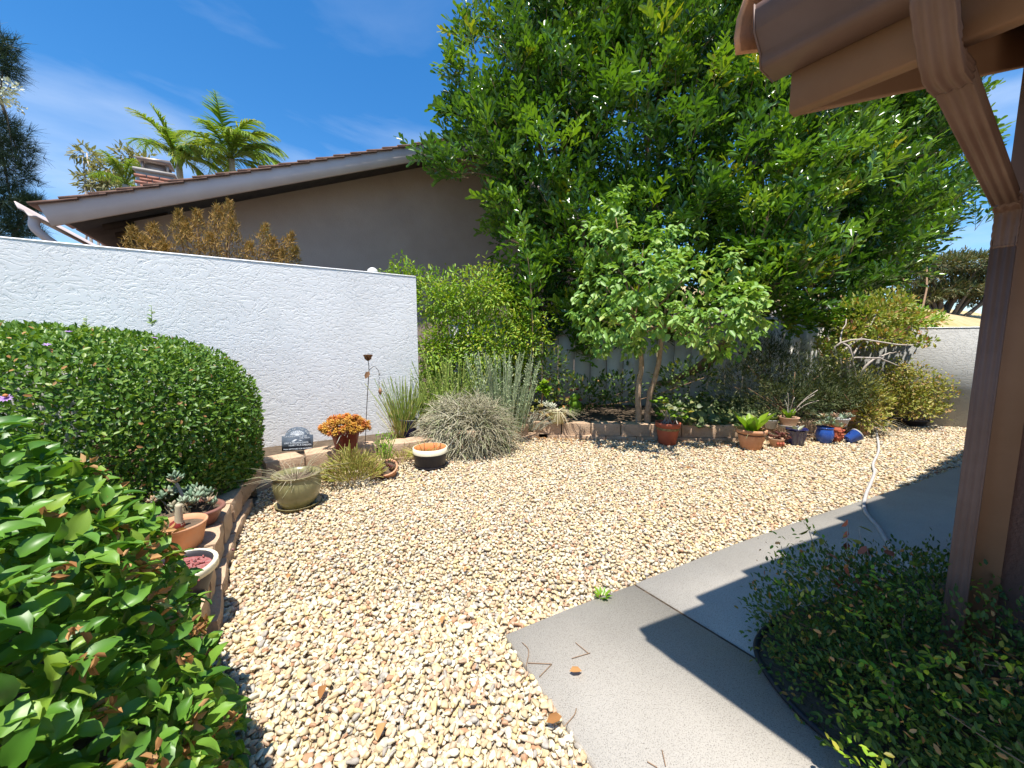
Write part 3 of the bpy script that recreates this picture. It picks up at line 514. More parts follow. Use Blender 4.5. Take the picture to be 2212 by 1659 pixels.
m = M(); m.bar(HPt(tw0-.02,1.0,ow-.01), HPt(tw0-.02,zb(tw0)+.1,ow-.01), .10, .06, (WD[0],WD[1],0)); m.build('corner_post', MAT['darkwood'], house)
m = M(); hex_t(m, t0t+.06, TR, z0t-.05, zr+FH-.05, .04, HO+.047, HO+8, 0.0); hex_t(m, TR, TEND, zr+FH-.05, z0+FH-.05, .04, HO+.047, HO+8)
m.build('roof_deck', MAT['darkwood'], house)
for k in range(5):
    hex_t(M(), t0+.25, tw0+.4, zb(t0+.25)-.02+.14, zb(tw0+.4)-.02+.14, .09, HO+.4+k*.55, HO+.46+k*.55).build('rafter', MAT['darkwood'], house)
# roof tiles: each course shows its butt end along the rake
tm = M(); Lt = 0.50; tm.hexa([(0,-.0,0),(Lt,0,0),(Lt,.42,0),(0,.42,0),(0,0,.036),(Lt,0,.026),(Lt,.42,.026),(0,.42,.036)]); tme = tm.mesh('roof_tile', MAT['brown_tile'])
ang = math.atan(SL); rz = math.atan2(WD[1], WD[0]); ex = 0.315
rot = Matrix.Rotation(rz, 4, 'Z') @ Matrix.Rotation(-(ang-.065), 4, 'Y'); eu = rot.to_euler()
hl = np.array(house.location); k = 0; t = t0t-.07
while t < TR-.1:
    z = z0t + SL*(t-t0t) + .012
    for j in range(3):
        p = HPt(t, z, HO-.035 + j*.43) - hl + np.array([0,0,.006*(rng.random())]); link('roof_tile', tme, house, p, eu)
    t += ex*math.cos(ang)
m = M(); hex_t(m, t0t-.05, TR, z0t-.008, zr+FH-.008, .02, HO+1.30, HO+8); hex_t(m, TR, TEND, zr+FH-.008, z0+FH-.008, .03, HO-.03, HO+8)
m.build('roof_surface', MAT['brown_tile'], house)
# gutter and downspout at its low eave
prof = [(0,0),(.05,.0),(.075,.045),(.11,.06),(.125,.12),(.115,.12),(.10,.07),(.07,.055),(.045,.012),(0,.012)]
def gutter(m, a, b, outw, prof, sc_=1.0):
    a, b, o = map(lambda q: np.array(q, float), (a, b, outw)); n = len(prof)
    V = [p + o*x*sc_ + np.array([0,0,z*sc_]) for p in (a, b) for x, z in prof]
    m.add(V, [[i, (i+1)%n, n+(i+1)%n, n+i] for i in range(n)] + [list(range(n))[::-1], list(range(n, 2*n))]); return m
ga = HPt(t0t-.02, z0t-.16, HO+.0); gb = HPt(t0t-.02, z0t-.16, HO+8)
gg = gutter(M(), ga, gb, (-WD[0], -WD[1], 0), prof, 1.45).build('gutter', MAT['beige'], house)
m = M(); m.tube(smooth_path([HPt(t0t-.08,z0t-.15,HO+.12), HPt(t0t-.06,z0t-.33,HO+.12), HPt(t0t+.25,z0t-.62,HO+.3), HPt(t0t+.75,z0t-.86,HO+.5), HPt(t0t+.8,z0t-1.2,HO+.5), HPt(t0t+.8,.0,HO+.5)], 24), .055, 8)
m.build('downspout', MAT['beige'], house, True)
m = M(); hex_t(m, -9, t0+1.0, 2.55, 2.62, .09, HO+.6, HO+4); m.build('lean_to_roof', MAT['brown_tile'], house)
# brick chimney with a tin cap
cc = W(342,398,9.5); ch = thing('chimney', (cc[0], cc[1], cc[2]-.45), 'small brick chimney with a tin cap on the tiled roof', 'chimney')
m = M(); m.box((cc[0],cc[1],cc[2]-.15), (.66,.50,.62), rz); m.build('mortar_core', MAT['mortar'], ch)
bmsh = M().box((0,0,0), (.205,.06,.056)).mesh('brick', MAT['brick']); ux = np.array([math.cos(rz), math.sin(rz), 0]); uy = np.array([-ux[1], ux[0], 0]); cl = np.array(ch.location)
for r in range(7):
    for q in range(3):
        x = -.225 + q*.225 + (.06 if r % 2 else -.03); p = cc + ux*x - uy*.245 + np.array([0,0,-.40+r*.075]); link('brick', bmsh, ch, p - cl, (0,0,rz))
        if q < 2: p = cc + ux*.325 + uy*(-.13 + q*.225 + (.03 if r % 2 else 0)) + np.array([0,0,-.40+r*.075]); link('brick', bmsh, ch, p - cl, (0,0,rz+math.pi/2))
m = M(); m.box((cc[0],cc[1],cc[2]+.19), (.74,.58,.06), rz); m.build('crown', MAT['mortar'], ch)
m = M()
for sx_, sy_ in ((-1,-1),(1,-1),(1,1),(-1,1)): m.bar(cc + ux*sx_*.22 + uy*sy_*.15 + [0,0,.2], cc + ux*sx_*.22 + uy*sy_*.15 + [0,0,.42], .04, .04, (1,0,0))
m.box((cc[0],cc[1],cc[2]+.30), (.38,.24,.18), rz); m.build('flue', MAT['tin'], ch)
m = M(); m.hexa([cc+ux*a+uy*b+[0,0,c] for a,b,c in [(-.30,-.22,.42),(.30,-.22,.42),(.30,.22,.42),(-.30,.22,.42),(-.33,-.25,.47),(.28,-.2,.52),(.28,.2,.52),(-.33,.25,.47)]]); m.build('cap', MAT['tin'], ch)
# little white ball of a post showing over the wall
pb = PLN(805,590,.5); m = M(); t_ = thing('globe_post', (pb[0],pb[1],0), 'white globe on a post just showing above the white wall', 'post')
m.lathe([(0.001,-.07),(.05,-.05),(.075,0),(.06,.045),(.03,.068),(.001,.075)], 14, pb); m.build('globe', MAT['pearl'], t_, True)
M().tube([(pb[0],pb[1],0),(pb[0],pb[1],pb[2]-.05)], .03, 8).build('post', MAT['pearl'], t_, True)

# ---------------------------------------------------------------- fence behind the planter
FP = W(1818,700,6.55); fence = thing('fence', (2.5, 6.9, 0), 'pale painted board fence behind the planter, half hidden by trees', 'fence')
A0 = np.array([FP[0]-.06, FP[1]]); A1 = np.array([-1.35, 7.35]); fd = norm(A1-A0); fn = np.array([fd[1], -fd[0]]); fn = fn if fn[1] < 0 else -fn; FL = np.linalg.norm(A1-A0); bw = 0.30
bme = M(); bme.hexa([(0,-.011,0),(bw-.012,-.011,0),(bw-.012,.011,0),(0,.011,0),(0,-.011,1.70),(bw-.012,-.011,1.70),(bw-.012,.011,1.70),(0,.011,1.70)]); bme = bme.mesh('board', MAT['fence'])
for k in range(int(FL/bw)):
    p = A0 + fd*(k*bw); link('board', bme, fence, np.array([p[0]-2.5, p[1]-6.9, rng.uniform(-.004,.004)]), (0,0,math.atan2(fd[1], fd[0])))
for z in (.35, 1.45): M().bar((*(A0-fn*.04),z), (*(A1-fn*.04),z), .05, .09).build('rail', MAT['fence'], fence)
M().bar((*(A0+fn*.002),1.735), (*(A1+fn*.002),1.735), .06, .06).build('top_rail', MAT['fence'], fence)
post = M().box((FP[0]+.03,FP[1],.87), (.12,.12,1.74)).build('post', MAT['fence'], fence)
m = M(); m.hexa([(FP[0]+.03+a,FP[1]+b,c) for a,b,c in [(-.075,-.075,1.742),(.075,-.075,1.742),(.075,.075,1.742),(-.075,.075,1.742),(-.02,-.02,1.80),(.02,-.02,1.80),(.02,.02,1.80),(-.02,.02,1.80)]]); m.build('post_cap', MAT['fence'], post)
gf = thing('fence', (FP[0]+.2, FP[1], 0), 'weathered grey board fence between the white post and the low grey wall', 'fence')
for k in range(6): M().box((FP[0]+.17+k*.135, FP[1]-.01-k*.01, .76), (.125,.022,1.50+.01*(k%3))).build('board', MAT['greywood'], gf)
M().box((FP[0]+.5, FP[1]+.03, 1.2), (.9,.04,.08)).build('rail', MAT['greywood'], gf)

# ---------------------------------------------------------------- planter edging of split-faced blocks
def block_mesh(k, L, H, Dp):
    bm = bmesh.new(); bmesh.ops.create_cube(bm, size=1.0); bmesh.ops.subdivide_edges(bm, edges=bm.edges[:], cuts=3, use_grid_fill=True)
    for v in bm.verts:
        x, y, z = v.co; p = Vector((x*L, (y+.5)*Dp, (z+.5)*H)); f = max(0.0, .5 - (y+.5))*2
        n1 = mnoise.noise(Vector((p.x*9+k*5, p.z*9, k))); n2 = mnoise.noise(Vector((p.x*28, p.z*28+k, p.y*20)))
        p.y += f*(0.014*n1 + 0.007*n2); p.x *= (1 - 0.10*(y+.5))
        e = (abs(x) > .49) + (y < -.49) + (z > .49)
        if e >= 2: p.x *= .985; p.y += .007*(y < -.49); p.z -= .006*(z > .49)
        p.z += .003*mnoise.noise(Vector((p.x*12, p.y*12, k+9)))
        v.co = p
    me = bpy.data.meshes.new('block'); bm.to_mesh(me); bm.free(); me.materials.append(MAT['block'])
    for pl in me.polygons: pl.use_smooth = True
    me.set_sharp_from_angle(angle=math.radians(32))
    return me
def edging(label, line, L, H1, H2, Dp, name='planter_edging', grp=None, skip=()):
    line = np.array(line); t = thing(name, (*line[len(line)//2], 0), label, 'edging', grp); tl = np.array(t.location)
    for course, (H, z, inset, sh) in enumerate(((H1, -.03, 0.0, 0.5), (H2, H1-.028, 0.035, 0.0))):
        ms = [block_mesh(course*7+k, L-.008, H, Dp) for k in range(4)]; P = resample(line, 0.02); d = np.r_[0, np.cumsum(np.linalg.norm(np.diff(P, axis=0), axis=1))]
        s = L*sh*0.99
        while s + L < d[-1] + L*.4:
            a = np.array([np.interp(s, d, P[:,i]) for i in (0,1)]); b = np.array([np.interp(min(s+L, d[-1]), d, P[:,i]) for i in (0,1)])
            if np.linalg.norm(b-a) < L*.6: break
            c = (a+b)/2; u = norm(b-a); nin = np.array([-u[1], u[0]]); c = c + nin*inset
            link('block', ms[rng.integers(0,4)], t, np.array([c[0], c[1], z]) - tl, (rng.normal()*.012, rng.normal()*.008, math.atan2(u[1], u[0])+rng.normal()*.025)); s += L
    return t
edging('curved tan block planter edge beneath the rounded hedge', ARC, 0.31, .10, .15, .20)
edging('tan block planter edge in front of the white wall beside the red pot', ARC2, 0.34, .09, .15, .22)
edging('long tan block planter edge under the trees behind the row of pots', BACK, 0.40, .085, .165, .18)

# ---------------------------------------------------------------- near house: eave, gutter, downspout, wall
GD = np.array([-.588, .809]); BK = -GD; RR = np.array([.809, .588]); OUT = -RR; RK = norm(np.array([.901, .434])); RS = 0.365
FZ = 1.85; C = G(1704,243,FZ)[:2]
def N3(p, z): return np.array([p[0], p[1], z])
nh = thing('house', N3(C + RR*1.2 + BK*1.0, 0), 'near brown house corner with gutter, downspout and deep terracotta tiled eave', 'house')
BKL, RKL = 4.6, 6.0
FT = 0.165
m = M(); a, b = C, C + BK*BKL; m.hexa([N3(a,FZ), N3(a+RR*.035,FZ), N3(b+RR*.035,FZ), N3(b,FZ), N3(a,FZ+FT), N3(a+RR*.035,FZ+FT), N3(b+RR*.035,FZ+FT), N3(b,FZ+FT)][::1]); m.build('fascia', MAT['brownpaint'], nh)
def rk(p, t, z): q = p + RK*t; return np.array([q[0], q[1], z + RS*t])
a = C + RR*.036 + BK*.012; m = M(); th = BK*.04
m.hexa([rk(a,0,FZ), rk(a,RKL,FZ), rk(a,RKL,FZ)+[*th,0], rk(a,0,FZ)+[*th,0], rk(a,0,FZ+.20), rk(a,RKL,FZ+.20), rk(a,RKL,FZ+.20)+[*th,0], rk(a,0,FZ+.20)+[*th,0]][::1]); m.build('barge_board', MAT['brownpaint'], nh)
dz = FZ+FT+.012; m = M(); c0, c1 = C + OUT*.02 + BK*.03, C + OUT*.02 + BK*BKL
m.hexa([rk(c0,0,dz), rk(c1,0,dz), rk(c1,RKL,dz), rk(c0,RKL,dz), rk(c0,0,dz+.03), rk(c1,0,dz+.03), rk(c1,RKL,dz+.03), rk(c0,RKL,dz+.03)]); m.build('roof_deck', MAT['darkwood'], nh)
for k in range(4):
    a = C + RR*.036 + BK*(.55+k*.8); m = M(); th = BK*.06
    m.hexa([rk(a,0,dz-.13), rk(a,RKL,dz-.13), rk(a,RKL,dz-.13)+[*th,0], rk(a,0,dz-.13)+[*th,0], rk(a,0,dz-.002), rk(a,RKL,dz-.002), rk(a,RKL,dz-.002)+[*th,0], rk(a,0,dz-.002)+[*th,0]]); m.build('rafter', MAT['brownpaint'], nh)
kp = [(0,0),(.072,0),(.078,.012),(.078,.03),(.115,.062),(.122,.098),(.122,.112),(.110,.112),(.110,.102),(.105,.07),(.068,.036),(.066,.008),(0,.008)]
GZ = FZ+.085; gu = gutter(M(), N3(C+OUT*.003+GD*.035,GZ), N3(C+OUT*.003+BK*BKL,GZ), (*OUT,0), kp).build('gutter', MAT['brownmetal'], nh)
m = M(); e0 = N3(C+OUT*.003+GD*.0365,GZ); V = [e0 + np.array([*OUT,0])*x*1.0 + np.array([0,0,z]) for x, z in [(0,0),(.074,0),(.08,.03),(.116,.062),(.124,.114),(0,.114)]]; V2 = [v + np.array([*GD,0])*.003 for v in V]
m.add(V+V2, [[0,1,2,3,4,5],[11,10,9,8,7,6]] + [[i,6+i,6+(i+1)%6,(i+1)%6] for i in range(6)]); m.build('end_cap', MAT['brownmetal'], gu)
# downspout: ribbed rectangular pipe with two elbows
def sweep(m, P, prof, xax, scale=None):
    P = np.asarray(P, float); T = norm(np.gradient(P, axis=0)); x0 = norm(np.array(xax, float)); n = len(prof); V = []
    for i in range(len(P)):
        x = norm(x0 - T[i]*(x0@T[i])); y = np.cross(T[i], x); s = 1 if scale is None else scale[i]
        V += [P[i] + x*u*s + y*v*s for u, v in prof]
    F = [[r*n+i, r*n+(i+1)%n, (r+1)*n+(i+1)%n, (r+1)*n+i] for r in range(len(P)-1) for i in range(n)] + [list(range(n))[::-1], list(range((len(P)-1)*n, len(P)*n))]
    m.add(V, F); return m
hw, hd = .026, .018
side = lambda a, b, n, amp: [(a[0]+(b[0]-a[0])*u, a[1]+(b[1]-a[1])*u, amp*(1-math.cos(2*math.pi*3*u))/2) for u in np.linspace(0, 1, n, endpoint=False)]
pp = []
for (a, b, nrm) in (((-hw,-hd),(hw,-hd),(0,1)), ((hw,-hd),(hw,hd),(-1,0)), ((hw,hd),(-hw,hd),(0,-1)), ((-hw,hd),(-hw,-hd),(1,0))):
    for x, y, d in side(a, b, 19, .0045): pp.append((x + nrm[0]*d, y + nrm[1]*d))
# the outlet: where the gutter passes the pipe's place
best = min(np.linspace(0, 1.2, 241), key=lambda t: abs(CX + FPX*((C+OUT*.06+BK*t)[0])/(((C+OUT*.06+BK*t)[1])*_c - (GZ-CAM_H)*_s) - 2024))
O0 = N3(C+OUT*.075+BK*best, GZ+.01); V0 = W(2122,870,1.25); ELO = np.array([V0[0], V0[1], W(2185,445,1.25)[2]])
O1 = O0 - np.array([0,0,.085]); dg = norm(ELO - O1)
top = smooth_path([O0, O0*.55+O1*.45, O1*.9+ELO*.1 - np.array([0,0,.012]), O1*.80+ELO*.20], 26)
sc1 = [1 - .035*((i % 3) == 1)*(4 < i < 22) for i in range(26)]

dsp = sweep(M(), [ELO + np.array([0,0,-.10]), [V0[0],V0[1],1.0], [V0[0],V0[1],.5], [V0[0],V0[1],0.0]], pp, (*GD,0)).build('downspout', MAT['brownmetal'], nh)
sweep(M(), top, pp, (*GD,0), [s*1.04 for s in sc1]).build('elbow', MAT['brownmetal'], dsp)
sweep(M(), np.linspace(top[-1]-dg*.015, ELO*.93+O1*.07, 4), pp, (*GD,0)).build('pipe', MAT['brownmetal'], dsp)
bot = smooth_path([ELO*.95+O1*.05, ELO + np.array([0,0,-.01]), ELO + np.array([0,0,-.07]), ELO + np.array([0,0,-.13])], 24)
sweep(M(), bot, pp, (*GD,0), [1.045 - .05*((i % 3) == 1)*(10 < i < 23) for i in range(24)]).build('elbow', MAT['brownmetal'], dsp)
KC = V0[:2] + RR*.12 + GD*.012
m = M(); m.hexa([N3(KC+OUT*.022,0), N3(KC+RR*.03,0), N3(KC+RR*.03+BK*.10,0), N3(KC+OUT*.022+BK*.10,0), N3(KC+OUT*.022,2.62), N3(KC+RR*.03,2.62), N3(KC+RR*.03+BK*.10,2.62), N3(KC+OUT*.022+BK*.10,2.62)]); m.build('corner_trim', MAT['brownpaint'], nh)
m = M(); a, b = KC + RR*.004, KC + RR*.004 + BK*3.6; c = KC + RK*5.0
m.add([N3(a,0), N3(b,0), N3(b,2.75), N3(a,2.66), N3(c,0), N3(c,4.6)], [[0,3,2,1],[0,4,5,3]]); m.build('wall', MAT['brownwall'], nh)
# mission tiles: cover tiles taper uphill, so the rake has a stepped edge
def barrel(r0, r1, L, th=.014, n=12):
    V = []; 
    for (r, x) in ((r0, 0), (r0-.0, .001), (r1, L)):
        for a in np.linspace(-.12, math.pi+.12, n): V.append([x, math.cos(a)*r, math.sin(a)*r])
    for (r, x) in ((r0-th, 0), (r0-th, .001), (r1-th, L)):
        for a in np.linspace(-.12, math.pi+.12, n): V.append([x, math.cos(a)*r, math.sin(a)*r])
    F = []; k = 3*n
    for s in range(2):
        for i in range(n-1):
            F.append([s*n+i, s*n+i+1, (s+1)*n+i+1, (s+1)*n+i]); F.append([k+s*n+i+1, k+s*n+i, k+(s+1)*n+i, k+(s+1)*n+i+1])
    F += [[i, k+i, k+i+1, i+1] for i in range(n-1)] + [[2*n+i+1, k+2*n+i+1, k+2*n+i, 2*n+i] for i in range(n-1)]
    for s in range(2): F += [[s*n, (s+1)*n, k+(s+1)*n, k+s*n], [(s+1)*n-1, k+(s+1)*n-1, k+(s+2)*n-1, (s+2)*n-1]]
    m = M(); m.add(V, F); return m.mesh('roof_tile', MAT['terratile'], True)
bt = barrel(.115, .062, .50); pit = math.atan(RS); eu = (Matrix.Rotation(math.atan2(RK[1], RK[0]), 4, 'Z') @ Matrix.Rotation(-(pit-.05), 4, 'Y')).to_euler(); nl = np.array(nh.location)
for j in range(4):
    for i in range(14):
        p = rk(C + OUT*(.10 if j == 0 else .05) + GD*(-.015 if j == 0 else 0) + BK*(.0 if j == 0 else .06 + j*.26), i*.40, dz + (-.012 if j == 0 else .038)); link('roof_tile', bt, nh, p - nl + np.array([0,0,rng.normal()*.003]), (eu[0]+rng.normal()*.01, eu[1], eu[2]+rng.normal()*.012))

# ================================================================ TREES AND SHRUBS
# the big glossy pinnate-leaved tree: many upright stems, crown of overlapping masses
ctree = thing('broadleaf_tree', (2.3, 7.4, 0.0), 'huge multi-stemmed tree with glossy rounded leaflets filling the sky behind the fence', 'tree')
LOBES = [(1120,150,7.2,1.05,1.15),(1085,300,7.1,.85,.95),(1200,330,7.2,1.3,1.3),(1230,60,7.3,1.3,1.4),(1130,470,7.1,.75,.8),(1260,500,6.9,1.1,1.0),(1400,230,7.0,1.7,1.9),(1420,-30,7.3,1.8,1.6),(1420,500,6.7,1.3,1.2),
         (1600,120,6.9,1.7,1.8),(1620,380,6.5,1.6,1.5),(1600,620,6.4,1.1,.8),(1780,170,7.0,1.5,1.5),(1790,420,6.5,1.3,1.3),(1760,610,6.2,.95,.75),(1900,300,7.0,1.15,1.2),(1880,500,6.6,.95,.95),(1985,300,7.2,.65,.8),(1990,430,7.0,.55,.7),(1150,620,7.0,.7,.6),(1240,690,6.9,.8,.6),(1380,680,6.8,.9,.6),
         (1980,205,7.2,.8,.55),(1690,600,5.5,.62,.42),(1650,510,5.6,.62,.5),(1850,590,6.3,.55,.42)]
pin = [pinnate_t(p_, l_, s_, w_, a_, u_, 10+i_, .28) for i_, (p_, l_, s_, w_, a_, u_) in enumerate([(4,.24,.110,.40,52,.5),(3,.18,.105,.44,46,.7),(5,.30,.105,.38,56,.4),(4,.26,.115,.36,48,.8),(3,.20,.11,.40,60,.3)])]
LOBES = [(a, b, c+1.0, d*1.14, e*1.14) if a > 1750 else (a, b, c, d, e) for a, b, c, d, e in LOBES]
crown, tw = M(), M(); base = np.array([2.3, 7.4, 0.0]); TP, TD = [], []
for li, (px, py, Y, rx, rz_) in enumerate(LOBES):
    c = W(px, py, Y); r = np.array([rx, min(rx, 1.25), rz_]); n = int(72*rx*rz_) + 12
    P, N = cloud(n, c, r, .35, 1.6, .30, li)
    D = norm(N*0.75 + np.array([0, 0, .75]) + .4*rdir(n)); TP.append(P); TD.append(D)
    s0 = base + np.array([rng.normal()*.5, rng.normal()*.15, 0]); mid = s0*.45 + c*.55 + np.array([rng.normal()*.2, .15, -.5])
    tw.tube(smooth_path([s0, s0*.75+mid*.25+np.array([0,0,.3]), mid, c, c + np.array([rng.normal()*.3, 0, rz_*.75])], 12), np.linspace(.085, .010, 12), 6)
TP, TD = np.concatenate(TP), np.concatenate(TD)
# a few long sprays that reach past the mass
for px, py, Y in [(945,345,6.3),(985,375,6.3),(975,240,6.9),(985,150,7.1),(990,300,7.0),(1000,80,7.1),(2045,275,8.0),(2070,330,8.0),(2055,390,7.9),(2030,450,7.8),(2000,520,7.6),(1960,570,7.5),(1930,600,7.4),(1890,625,7.3),(1740,688,6.0),(1780,690,6.0),(1815,672,6.1),(1700,680,5.9),(1110,20,7.2),(1060,60,7.1),(1535,420,5.6),(1755,590,5.5)]:
    e = W(px, py, Y); k = 4; TP = np.concatenate([TP, e + rng.normal(size=(k,3))*.07]); out_ = np.array([np.sign(px-1500)*.8, -.4, .45 if py < 600 else -.35]); TD = np.concatenate([TD, norm(out_ + .35*rdir(k))])
    cc_ = W(1500 + (px-1500)*.8, py+15, 6.9); tw.tube(smooth_path([cc_, (cc_+e)/2 + [0,0,.06], e], 6), np.linspace(.012,.004,6), 4)
kinds = [[] for _ in pin]
for P0, D0 in zip(TP, TD):
    Lw = rng.uniform(.22, .42); k = rng.integers(5, 8); tw.tube(np.stack([P0 - D0*Lw*.6, P0 + D0*Lw*.4]), [.005, .003], 3, cap=False)
    x = norm(np.cross(D0, [.3,.1,.9])); y = np.cross(D0, x)
    tone = np.clip(rng.normal(.50, .30), 0, .84)
    for j in range(k):
        a = j*2.4 + rng.random(); d = norm(D0*.75 + .85*(x*math.cos(a) + y*math.sin(a)) + np.array([0,0,.25])); p = P0 + D0*Lw*(-.55 + .95*j/k)
        kinds[rng.integers(0, 5)].append((p, d, norm(np.array([0,0,1.0]) + D0*.2 + rng.normal(size=3)*.3), rng.uniform(.95, 1.4), np.clip(tone + rng.normal()*.07 + (.25 if rng.random() < .03 else 0), 0, 1)))
for t_, K in zip(pin, kinds):
    crown.scatter(t_[0], t_[1], np.array([k[0] for k in K]), np.array([k[1] for k in K]), np.array([k[2] for k in K]), np.array([k[3] for k in K]), np.array([k[4] for k in K]))
crown.build('crown', MAT['L_carrot'], ctree, kind='stuff')
tw.build('branches', MAT['twig'], ctree, True, kind='stuff')
for k in range(5):
    b = base + np.array([(k-2)*.35 + rng.normal()*.1, rng.normal()*.12, 0]); e = W(1150 + k*170, 420, 7.0)
    M().tube(smooth_path([b, b*.7+e*.3+[0,0,.3], e], 12), np.linspace(.10, .05, 12), 9).build('trunk', MAT['darkbark'], ctree, True)

# young shoot of the same kind beside it
sp = W(1140,905,6.0); sp[2] = .16; sap = thing('tree_sapling', sp, 'slender young shoot with bright rounded leaflets beside the feathery shrub', 'sapling')
P = smooth_path([sp, W(1150,760,6.0), W(1145,600,5.9), W(1120,430,5.9)], 20); M().tube(P, np.linspace(.014,.005,20), 6).build('stem', MAT['twig'], sap, True)
m = M(); K = []
for u in np.linspace(.35, 1, 24):
    q = P[min(19, int(u*19))]
    for j in range(2): a = rng.random()*6.28; K.append((q, norm(np.array([math.cos(a), math.sin(a)*.7, .9])), norm(np.array([0,0,1.]) + rng.normal(size=3)*.3), rng.uniform(.75,1.15), rng.uniform(.55,.9)))
m.scatter(pin[1][0], pin[1][1], *[np.array([k[i] for k in K]) for i in range(5)]); m.build('foliage', MAT['L_carrot'], sap, kind='stuff')

# lighter small tree in the planter, two pale trunks
tb = G(1385,908,.16); stree = thing('small_tree', tb, 'small light green tree with two pale trunks in the block planter', 'tree')
tr = []
for pts in ([(1380,905,5.15),(1378,850,5.15),(1386,775,5.15),(1370,700,5.1)], [(1398,908,5.15),(1402,860,5.15),(1422,790,5.12),(1432,700,5.05)]):
    q = [W(*p) for p in pts]; q[0][2] = .14; P = smooth_path(q, 14); M().tube(P + rng.normal(size=P.shape)*.004, np.linspace(.046,.026,14), 9).build('trunk', MAT['bark'], stree, True); tr.append(q[-1])
SL_ = [(1330,470,5.1,.20,.38),(1300,530,5.1,.42,.40),(1390,530,5.0,.50,.42),(1460,520,5.1,.32,.42),(1310,620,5.0,.45,.34),(1400,610,4.35,.48,.36),(1480,600,4.5,.40,.36),(1575,580,5.1,.36,.30),(1605,665,4.6,.34,.33),(1560,670,4.5,.38,.32),(1340,690,4.5,.40,.28),(1430,690,4.2,.44,.28),(1510,700,4.35,.40,.26),(1620,700,5.1,.26,.28),(1270,680,5.0,.22,.28),(1310,740,4.9,.34,.17),(1380,735,4.9,.28,.14),(1550,745,4.9,.34,.2)]
m, tw = M(), M(); lt = leaf_t(.56, .08, .22)
for i, (px, py, Y, rx, rz_) in enumerate(SL_):
    c = W(px, py, Y); k = int(300*rx*rz_/.2) + 40; P, N = cloud(k//7+4, c, (rx, rx*.95, rz_), .3, 1.8, .25, 50+i)
    for p, n_ in zip(P, N):
        q = 7; a = rng.random(q)*6.28; D = np.stack([np.cos(a), np.sin(a), -rng.uniform(.2, 1.0, q)], 1) + n_*.5
        m.scatter(lt[0], lt[1], p + rdir(q)*.045, D, norm(np.array([0,0,1.]) + .5*rdir(q) + n_*.5), .088*rng.uniform(.7,1.25,q), np.clip(rng.normal(.45,.2) + rng.normal(size=q)*.12, 0, 1))
    s0 = tr[i % 2]; tw.tube(smooth_path([s0, (s0+c)/2 + [0,0,-.05], c], 7), np.linspace(.018,.005,7), 5)
m.build('crown', MAT['L_small'], stree, kind='stuff'); tw.build('branches', MAT['twig'], stree, True, kind='stuff')

# feathery bright shrub just past the wall's end
fe_t = pinnate_t(8, .20, .050, .24, 64, .1)
shrub('feathery_shrub', 'bright feathery green shrub at the end of the white wall', 'shrub', 'L_feather', HPt(tE+.75,.16,.9), [(W(960,650,5.9),(.50,.45,.42)), (W(1050,640,6.1),(.60,.5,.5)), (W(940,760,5.7),(.42,.4,.5)), (W(1050,760,5.9),(.62,.5,.55)), (W(880,610,6.1),(.42,.35,.34)), (W(1130,730,6.2),(.5,.4,.6)), (W(920,860,5.6),(.5,.35,.35)), (W(1000,700,6.6),(.8,.4,.7)), (W(1100,800,6.5),(.6,.35,.6)), (W(960,800,6.3),(.6,.35,.5))], 19000, leaf_t(.34,.08,.15), .070, up=-.05, lump=.3, seed=20, lo=.2, power=1.5)
M_ = M
# thin whips that stand above the feathery shrub
# browning juniper behind the wall
jt = strip_t(.16, 1, 0)
jb = PLN(440,560,1.3); jun = thing('juniper_bush', (jb[0], jb[1], 0), 'browning juniper bush rising behind the white wall', 'bush'); m = M(); s_ = M()
for (px, py, Y_) in [(285,505,1.3),(330,500,1.3),(385,470,1.3),(400,500,1.2),(425,470,1.3),(470,460,1.3),(495,450,1.3),(500,490,1.2),(455,520,1.2),(540,540,1.2),(575,500,1.3),(590,530,1.2),(630,520,1.3),(640,550,1.2),(350,540,1.2),(310,530,1.2),(610,555,1.2)]:
    tip = PLN(px, py-14, Y_); bs = PLN(px*.72+130, 640, Y_); s_.tube(smooth_path([bs, (bs+tip)/2 + [0,0,.05], tip], 6), np.linspace(.016,.004,6), 4)
    u = rng.random(640)**.6; P = bs + (tip-bs)*(.45+.55*u[:,None]) + rdir(640)*(.24*(1.02-u))[:,None] + rdir(640)*.02; D = norm(tip-bs + .9*rdir(640))
    m.scatter(jt[0], jt[1], P, D, rdir(640), .052*rng.uniform(.6,1.3,640), np.clip(rng.normal(.5,.14) + rng.normal(size=640)*.2, 0, 1))
m.build('foliage', MAT['L_juniper'], jun, kind='stuff'); s_.build('stems', MAT['twig'], jun, True)

# rounded clipped hedge
def sup(n, c, r, e=2.6, depth=.07, zlo=0.0, seed=0):
    d = rdir(n*2); d = d[d[:,2] > -.75][:n]; k = (np.abs(d)**e).sum(1)**(-1/e); lum = np.array([mnoise.noise(Vector(tuple(q*2.6))+Vector((seed,)*3)) for q in d])
    P = d*k[:,None]*(1 + .035*lum[:,None]); N = norm(np.sign(d)*np.abs(P)**(e-1)/np.array(r)); P = np.array(c) + P*np.array(r); P -= N*(depth*rng.random(len(P))**1.5)[:,None]
    q = P[:,2] > zlo; return P[q], N[q]
hc = np.array([-3.42, 2.62, .62]); hr = (1.42, .92, .80)
hedge = thing('rounded_hedge', (-3.4, 2.7, .16), 'rounded clipped green hedge in front of the white wall', 'hedge'); m = M()
P, N = sup(52000, hc, hr, 2.7, .11, .2, 1); Pi, Ni = sup(30000, hc, tuple(x-.12 for x in hr), 2.7, .12, .15, 1); P, N = np.concatenate([P, Pi]), np.concatenate([N, Ni]); q = (P[:,1] < 3.6)
P, N = P[q], N[q]; k = len(P)
